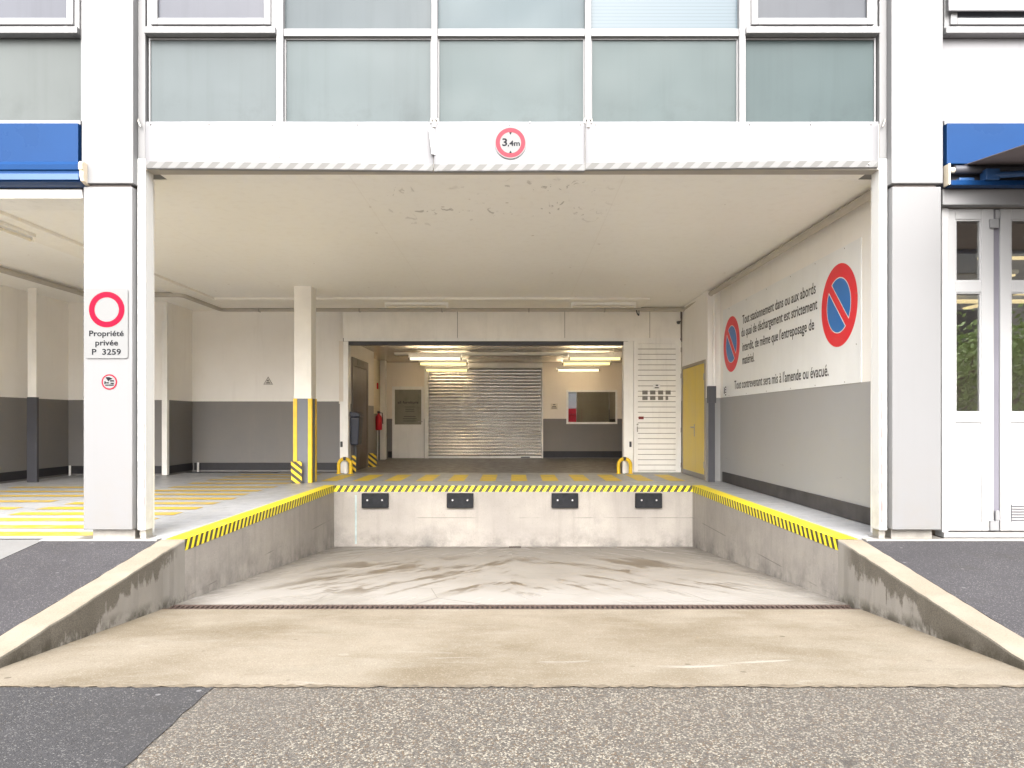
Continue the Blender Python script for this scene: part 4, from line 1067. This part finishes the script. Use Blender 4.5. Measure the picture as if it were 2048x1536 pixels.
# fluorescent lamps
def lamp(c, along, L, lit, lab, grp, drop=0.0):
    t = thing('fluorescent_lamp', c, lab, 'lamp', grp); x, y, z = c
    def bx(a0, a1, w0, w1, z0, z1):
        return MB().box(x+a0, x+a1, y+w0, y+w1, z+z0, z+z1) if along == 'x' else MB().box(x+w0, x+w1, y+a0, y+a1, z+z0, z+z1)
    def tb_(a0, a1, zz, rad):
        return MB().tube([(x+a0, y, z+zz), (x+a1, y, z+zz)] if along == 'x' else [(x, y+a0, z+zz), (x, y+a1, z+zz)], rad, 12)
    if lit:      # suspended batten: added hidden uplight tube brightens the room, glowing diffuser below
        hb = MB()  # raised housing sides screen the added tube from below
        for a0, a1, z0_, z1_ in ((-.060, .060, -.030, -.004), (-.060, -.052, -.0039, .052), (.052, .060, -.0039, .052)):
            (hb.box(x-L/2, x+L/2, y+a0, y+a1, z+z0_, z+z1_) if along == 'x' else hb.box(x+a0, x+a1, y-L/2, y+L/2, z+z0_, z+z1_))
        hb.build('housing', 'cream', t)
        bx(-L/2+.03, L/2-.03, -.062, .062, -.085, -.031).build('diffuser', lit, t, .012)
        tb_(-L/2+.04, L/2-.04, .022, .016).build('tube', 'uplight_on', t)
        for s in (-1, 1): bx(*sorted((s*(L/2-.03), s*L/2)), -.045, .045, -.08, -.0301).build('end_cap', 'dark', t, .003)
    else:
        bx(-L/2, L/2, -.05, .05, -.045, 0).build('housing', 'creamtrim', t, .004)
        tb_(-L/2+.03, L/2-.03, -.078, .019).build('tube', 'tube_off', t)
        for s in (-1, 1): bx(*sorted((s*(L/2-.03), s*L/2)), -.022, .022, -.10, -.0451).build('end_cap', 'creamtrim', t, .003)
    if drop:
        for s in (-1, 1): bx(s*L*.35-.006, s*L*.35+.006, -.006, .006, .0005, drop).build('hanger', 'steel', t)
    return t
G1 = 'lit lamps in the room behind the opening'
zl = EYE + 318*u
spec = [(-398, 2.48, 'uplight_on2', 'lit lamp of the left row, nearest the opening'), (-390, 2.70, 'diff_on', 'lit lamp in the middle of the left row'), (-419, 3.05, 'diff_on', 'lit lamp of the left row, above the shutter top'),
        (394, 2.48, 'diff_on', 'lit lamp of the right row, nearest the opening'), (384, 2.70, 'diff_on', 'lit lamp in the middle of the right row'), (383, 3.05, 'uplight_on2', 'lit lamp of the right row, above the hatch window')]
for X, r_, mt, l in spec: lamp((X*u, wy(r_), zl), 'x', 262*u, mt, l, G1, RM_CEIL - zl)
G2 = 'unlit lamps under the dock ceiling'
lamp((wx(833, 2.13), wy(2.13), CEIL-.046), 'x', 126*2.13*u, None, 'unlit lamp on the ceiling above the shuttered opening, left of two', G2)
lamp((wx(1207, 2.13), wy(2.13), CEIL-.046), 'x', 130*2.13*u, None, 'unlit lamp on the ceiling near the louvred door, right of two', G2)
lamp((-1302*u, wy(1.255), CEIL-.046), 'y', 1.25, None, 'unlit lamp on the ceiling behind the left pillar', G2)
for k, (X, Y, Z, LX, LY) in enumerate(((5.75, 2.5, 2.60, 1.7, .22), (5.5, 2.7, 2.72, .16, 2.6), (6.75, 2.9, 2.78, .16, 2.8), (5.6, 1.2, 2.86, 1.2, .12))):
    t = thing('shop_lamp', (X, Y, Z), ('wide lit lamp in the shop, hanging lowest behind the glass', 'lit strip lamp in the shop running away from the first glass door', 'lit strip lamp in the shop farthest to the right', 'short lit strip lamp in the shop closest to the glass doors')[k], 'lamp', 'lit lamps in the shop')
    MB().box(X-LX/2, X+LX/2, Y-LY/2, Y+LY/2, Z, Z+.05).build('housing', 'creamtrim', t, .004)
    MB().box(X-LX/2+.02, X+LX/2-.02, Y-LY/2+.02, Y+LY/2-.02, Z-.02, Z-.001).build('diffuser', 'shoplamp', t, .003)
    for s in (-.3, .3): MB().box(X+s*LX-.005, X+s*LX+.005, Y+s*LY-.005, Y+s*LY+.005, Z+.051, 3.02).build('hanger', 'steel', t)

# security cameras / cable ends by the header
q = MB(); X0, Y0 = wx(1275, 2.24), wy(2.24)
q.tube([(X0-.02, Y0, wz(621, 2.24)), (X0-.01, Y0-.04, wz(628, 2.24)), (X0+.02, Y0-.05, wz(632, 2.24))], .014, 8); q.tube([(X0+.03, Y0, wz(621, 2.24)), (X0+.025, Y0-.03, wz(631, 2.24))], .010, 8)
tag(q.build('cable_ends', 'dark'), 'black cable ends hanging from the pipe above the louvred door', 'cable')
cm = thing('security_camera', (wx(1357, 2.25), wy(2.25), wz(645, 2.25)), 'small black camera on the header in the right corner', 'camera')
MB().lathe((wx(1357, 2.25), wy(2.25), wz(648, 2.25)), [(.018, 0), (.034, .015), (.036, .035), (.02, .05)], 14).build('dome', 'dark', cm)
MB().box(wx(1357, 2.25)-.02, wx(1357, 2.25)+.045, wy(2.25)-.01, wy(2.25)+.10, wz(645, 2.25)+.012, wz(645, 2.25)+.03).build('bracket', 'dark', cm)
q = MB(); q.tube([(wx(1363, 2.25)-.01, wy(2.25), wz(622, 2.25)), (wx(1363, 2.25)-.012, wy(2.25)-.01, wz(637, 2.25))], .012, 8)
tag(q.build('cable_stub', 'dark'), 'short black cable hanging in the right ceiling corner above the camera', 'cable')

# ================================================================ SIGNS
# no parking board on the right wall
rA, rB_ = 805/416, 805/692.5
zA, zB = EYE + 89*u, EYE + 426*u
np_ = thing('no_parking_board', (XRW, wy((rA+rB_)/2), zA), 'large white board with two no parking symbols and French text on the right wall', 'sign')
MB().box(XRW-.008, XRW, wy(rB_), wy(rA), zA, zB).build('board', 'board', np_)
XS = XRW - .0095
def rfr(rr, zu, n=0.0): return RIGHTW(XS - n, wy(rr), EYE + zu*u)
def noparking(rr, zu, rad):
    fr = rfr(rr, zu); q = MB(); q.m = 0; q.flat(fr, circ(rad*1.015)); q.m = 1; q.flat(off(fr, n=.0012), circ(rad))
    def seg(r_, h, lift, mi):
        q.m = mi; a0 = math.asin(h/r_)
        for s in (1, -1):
            pts = []
            for k in range(33):
                a = a0 + (math.pi - 2*a0)*k/32; x, y = r_*math.cos(a), s*r_*math.sin(a)
                c45 = math.cos(R(-45)); s45 = math.sin(R(-45)); pts.append((x*c45 - y*s45, x*s45 + y*c45))
            q.flat(off(fr, n=lift), pts)
    seg(rad*.672, rad*.105, .0024, 0); seg(rad*.648, rad*.130, .0036, 2)
    return q.build('no_parking_symbol', ['signwhite', 'signred', 'signblue'], np_)
noparking(805/648, 286, 103*u); noparking(805/433, 284, 103*u)
for tx, ra, rb, bz in (('Tout stationnement dans ou aux abords', 1.769, 1.337, 341), ('du quai de déchargement est strictement', 1.777, 1.330, 297), ("interdit, de même que l'entreposage de", 1.769, 1.344, 245),
                       ('matériel.', 1.769, 1.681, 199), ("Tout contrevenant sera mis à l'amende ou évacué.", 1.834, 1.282, 115)):
    MB().text(rfr(ra, bz, .001), tx, 32*u, (ra-rb)*D, 'L', .0020).build('lettering', 'ink', np_)
for ra in (1.22, 1.34, 1.46, 1.60, 1.74, 1.88):
    for zu in (420, 94): MB().tube([(XRW-.012, wy(ra), EYE+zu*u), (XRW-.008, wy(ra), EYE+zu*u)], .007, 8).build('screw', 'steel', np_)
for zu in (180, 300): MB().tube([(XRW-.012, wy(1.178), EYE+zu*u), (XRW-.008, wy(1.178), EYE+zu*u)], .007, 8).build('screw', 'steel', np_)
q = MB(); fr = rfr(1.915, 112, .002); a, b = .085, .10
q.m = 0; q.flat(fr, [(-a,-b),(a,-b),(a,b),(-a,b)]); q.m = 1
f2_ = off(fr, n=.001)
for k in range(4): q.flat(f2_, [(.01,.08-k*.045-.02),(.07,.08-k*.045-.02),(.07,.08-k*.045),(.01,.08-k*.045)])
q.flat(f2_, [(-.07,-.03),(-.02,-.05),(-.015,.06),(-.05,.075)]); q.build('sticker', ['board', 'inkgrey'], np_)

# height limit sign on the fascia
hs_ = thing('height_limit_sign', (wx(1021), -.03, wz(319)), 'round red ringed height limit sign reading 3,4m on the white fascia', 'sign')
fr = FRONT(wx(1021), -.034, wz(288.5))
MB().slab(fr, circ(31.5*u), .004).build('disc', 'signgrey', hs_)
f2_ = off(fr, n=.005); MB().ring(f2_, 21*u, 29.5*u).build('red_ring', 'signred3', hs_)
q = MB(); f3_ = off(fr, n=.0055)
q.text(off(f3_, -16.2*u, -6.2*u), '3', 15.2*u, 9.6*u, 'L', .0022); q.text(off(f3_, -5.5*u, -6.2*u), ',', 11*u, 2.6*u, 'L', .0014)
q.text(off(f3_, -2.3*u, -6.2*u), '4m', 10.6*u, 21*u, 'L', .0016)
q.build('lettering', 'inkgrey', hs_)
for sg in (1, -1): MB().flat(f3_, [(-2.6*u, sg*20.8*u), (0, sg*15.5*u), (2.6*u, sg*20.8*u)]).build('arrow', 'inkgrey', hs_)

# private property sign on the left pillar
k = .99*u
pv = thing('private_property_sign', (wx(215, .99), -.072, wz(717, .99)), 'grey plate with empty red ring and French private property text on the left pillar', 'sign')
fr = FRONT(wx(214.5, .99), -.0735, wz(647.5, .99))
MB().slab(fr, rrect(85*k, 139*k, 5*k), .006).build('plate', 'signgrey', pv, .001)
f2_ = off(fr, .4*k, 28*k, .0075); MB().ring(f2_, 24.3*k, 35.6*k).build('red_ring', 'signred2', pv)
f3_ = off(fr, 0, 0, .0078)
for tx, dx, dy, cap_, wd in (('Propriété', 0, -25, 11.4, 69), ('privée', .5, -43.5, 11.4, 45.5), ('P  3259', 0, -62, 11.8, 58)):
    MB().text(off(f3_, dx*k, dy*k), tx, cap_*k, wd*k, 'C', .0014).build('lettering', 'inkgrey', pv)
# camera sticker below it
cs = thing('camera_sticker', (wx(219, .99), -.07, wz(779, .99)), 'small round red rimmed camera sticker on the left pillar', 'sticker')
fr = FRONT(wx(219, .99), -.070, wz(764, .99)); MB().slab(fr, circ(15.4*k, 40), .001).build('disc', 'signgrey', cs)
MB().ring(off(fr, n=.0020), 12.9*k, 15.4*k, 40).build('red_rim', 'signred2', cs)
f2_ = off(fr, n=.0026)
for nm_, pts_ in (('camera_shape', [(-7.5*k, 9.5*k), (0, 9.8*k), (7*k, 6.4*k), (1*k, 4.4*k), (-1.6*k, 1*k), (-4*k, 4*k)]), ('bracket_shape', [(-10*k, -4*k), (-7.4*k, -4*k), (-7*k, 1.5*k), (-9.6*k, 1.5*k)]),
                  ('bracket_shape', [(-7.3*k, -2.6*k), (-1*k, -3*k), (-1*k, -.2*k), (-7.1*k, -.8*k)]), ('small_print', [(1.5*k, .8*k), (9.5*k, .8*k), (9.5*k, 3.6*k), (1.5*k, 3.6*k)]),
                  ('small_print', [(2.5*k, -4*k), (9.3*k, -4*k), (9.3*k, -1.6*k), (2.5*k, -1.6*k)]), ('small_print', [(-8*k, -7.4*k), (9*k, -7.4*k), (9*k, -5.2*k), (-8*k, -5.2*k)])):
    MB().flat(f2_, pts_).build(nm_, 'inkgrey', cs)
# triangular camera notice on the back wall
tr = thing('warning_triangle', (wx(536.5, 2.33), wy(2.33)-.005, wz(770, 2.33)), 'small pale warning triangle with camera pictogram on the back wall', 'sign')
kk = 2.33*u; fr = FRONT(wx(536.5, 2.33), wy(2.33)-.005, wz(769, 2.33))
q = MB(); q.m = 0; q.slab(fr, [(-9.5*kk, 0), (9.5*kk, 0), (0, 16*kk)], .003); q.m = 1; f2_ = off(fr, n=.004); q.flat(f2_, [(-7.9*kk, 1.0*kk), (7.9*kk, 1.0*kk), (0, 14.2*kk)]); q.build('plate', [surf('triangle_rim', (.20, .18, .165), .5), surf('triangle_face', (.62, .59, .55), .5)], tr)
q = MB(); f2_ = off(fr, n=.005); q.flat(f2_, [(-2.6*kk, 7*kk), (1.6*kk, 7.8*kk), (1.6*kk, 9.2*kk), (-2.6*kk, 8.6*kk)]); q.flat(f2_, [(-.6*kk, 4.6*kk), (.4*kk, 4.6*kk), (.4*kk, 7.2*kk), (-.6*kk, 7.2*kk)]); q.flat(f2_, [(-4.2*kk, 2.6*kk), (4.2*kk, 2.6*kk), (3.6*kk, 4*kk), (-3.6*kk, 4*kk)]); q.build('print', 'ink', tr)
# small notice in the room, left of the hatch window
wn = thing('wall_notice', (wx(1108, 3.14), YR-.004, wz(818, 3.14)), 'small pale notice on the room wall left of the hatch window', 'notice')
kk = 3.14*u; fr = FRONT(wx(1108.5, 3.14), YR-.004, wz(813, 3.14)); MB().slab(fr, [(-7*kk,-6*kk),(7*kk,-6*kk),(7*kk,6*kk),(-7*kk,6*kk)], .002).build('plate', surf('cream_notice', (.72, .64, .52), .5), wn)
q = MB(); f2_ = off(fr, n=.003)
for a, b, wd in ((3, 1.4, 2.4), (-.5, 1.2, 4), (-3.6, 1.3, 5.2)): q.flat(f2_, [(-wd*kk, a*kk), (wd*kk, a*kk), (wd*kk, (a+b)*kk), (-wd*kk, (a+b)*kk)])
q.build('print', 'inkgrey', wn)

# ================================================================ ACROSS THE STREET (seen in the glass)
ob = thing('corner_shop', (6, -24, STREET), 'low pale shop with red panels across the street, reflected in the glass', 'building')
MB().box(-16, 8.5, -32, -24, STREET, STREET+4.2).build('wall', surf('shop_render', (.60, .57, .52), .8, var=.1), ob)
for i in range(4):
    x = -14.9 + i*6.2; MB().box(x, x+3.6, -23.99, -23.94, STREET+2.42, STREET+3.6).build('window', 'signwhite', ob)
    MB().box(x, x+3.6, -23.98, -23.60, STREET+1.95, STREET+2.38).build('awning', 'signred', ob); MB().box(x, x+3.6, -23.98, -23.93, STREET+.05, STREET+1.94).build('door_panel', 'signred', ob)
ab = thing('sky_dimming_block', (22, -26, STREET), 'grey block added across the street to dim the sky reflected in the folding doors', 'building')
MB().box(9, 40, -36, -25, STREET, STREET+11).build('wall', surf('block_render', (.34, .315, .285), .8, var=.15), ab)  # added mass that keeps bright sky out of the door glass
for i in range(7):
    for j in range(3):
        x = 10.5 + i*4.1; z = STREET + 1.2 + j*3.3; MB().box(x, x+2.0, -24.99, -24.93, z, z+1.7).build('window', 'winframe' if (i+j) % 3 else 'dark', ab)
def tree(x, y, h, lab, seed):
    rnd = random.Random(seed); t = thing('street_tree', (x, y, STREET), lab, 'tree', 'trees across the street')
    q = MB(); pts = [(x + rnd.uniform(-.06, .06)*i, y + rnd.uniform(-.06, .06)*i, STREET + h*.62*i/6) for i in range(7)]
    q.tube(pts, [.16 - .018*i for i in range(7)], 9)
    tips = []
    for k in range(9):
        b = Vector(pts[3 + k % 4]); a = k*2.4; L = h*rnd.uniform(.2, .36); d = Vector((math.cos(a), math.sin(a), rnd.uniform(.5, 1.1))).normalized()
        q.tube([b, b + d*L*.5, b + d*L + Vector((0, 0, .15))], [.06, .04, .015], 6); tips.append(b + d*L)
    q.build('trunk', 'trunk', t)
    q = MB()
    for k in range(3200):
        c = rnd.choice(tips) + Vector((rnd.gauss(0, .62), rnd.gauss(0, .62), rnd.gauss(0, .55)))
        n_ = Vector((rnd.gauss(0,1), rnd.gauss(0,1), rnd.gauss(.4,1))).normalized(); a = n_.orthogonal().normalized()*rnd.uniform(.06, .12); b = n_.cross(a)*.6
        q.add([c-a, c-b, c+a, c+b], [(0,1,2,3)])
    q.build('crown', 'leaf', t, fixn=False)
tree(13.6, -16, 4.4, 'leafy low street tree reflected in the pane of the first folding door', 3)
tree(16.2, -17, 4.9, 'bushier street tree farther along, reflected in the second folding door', 4)
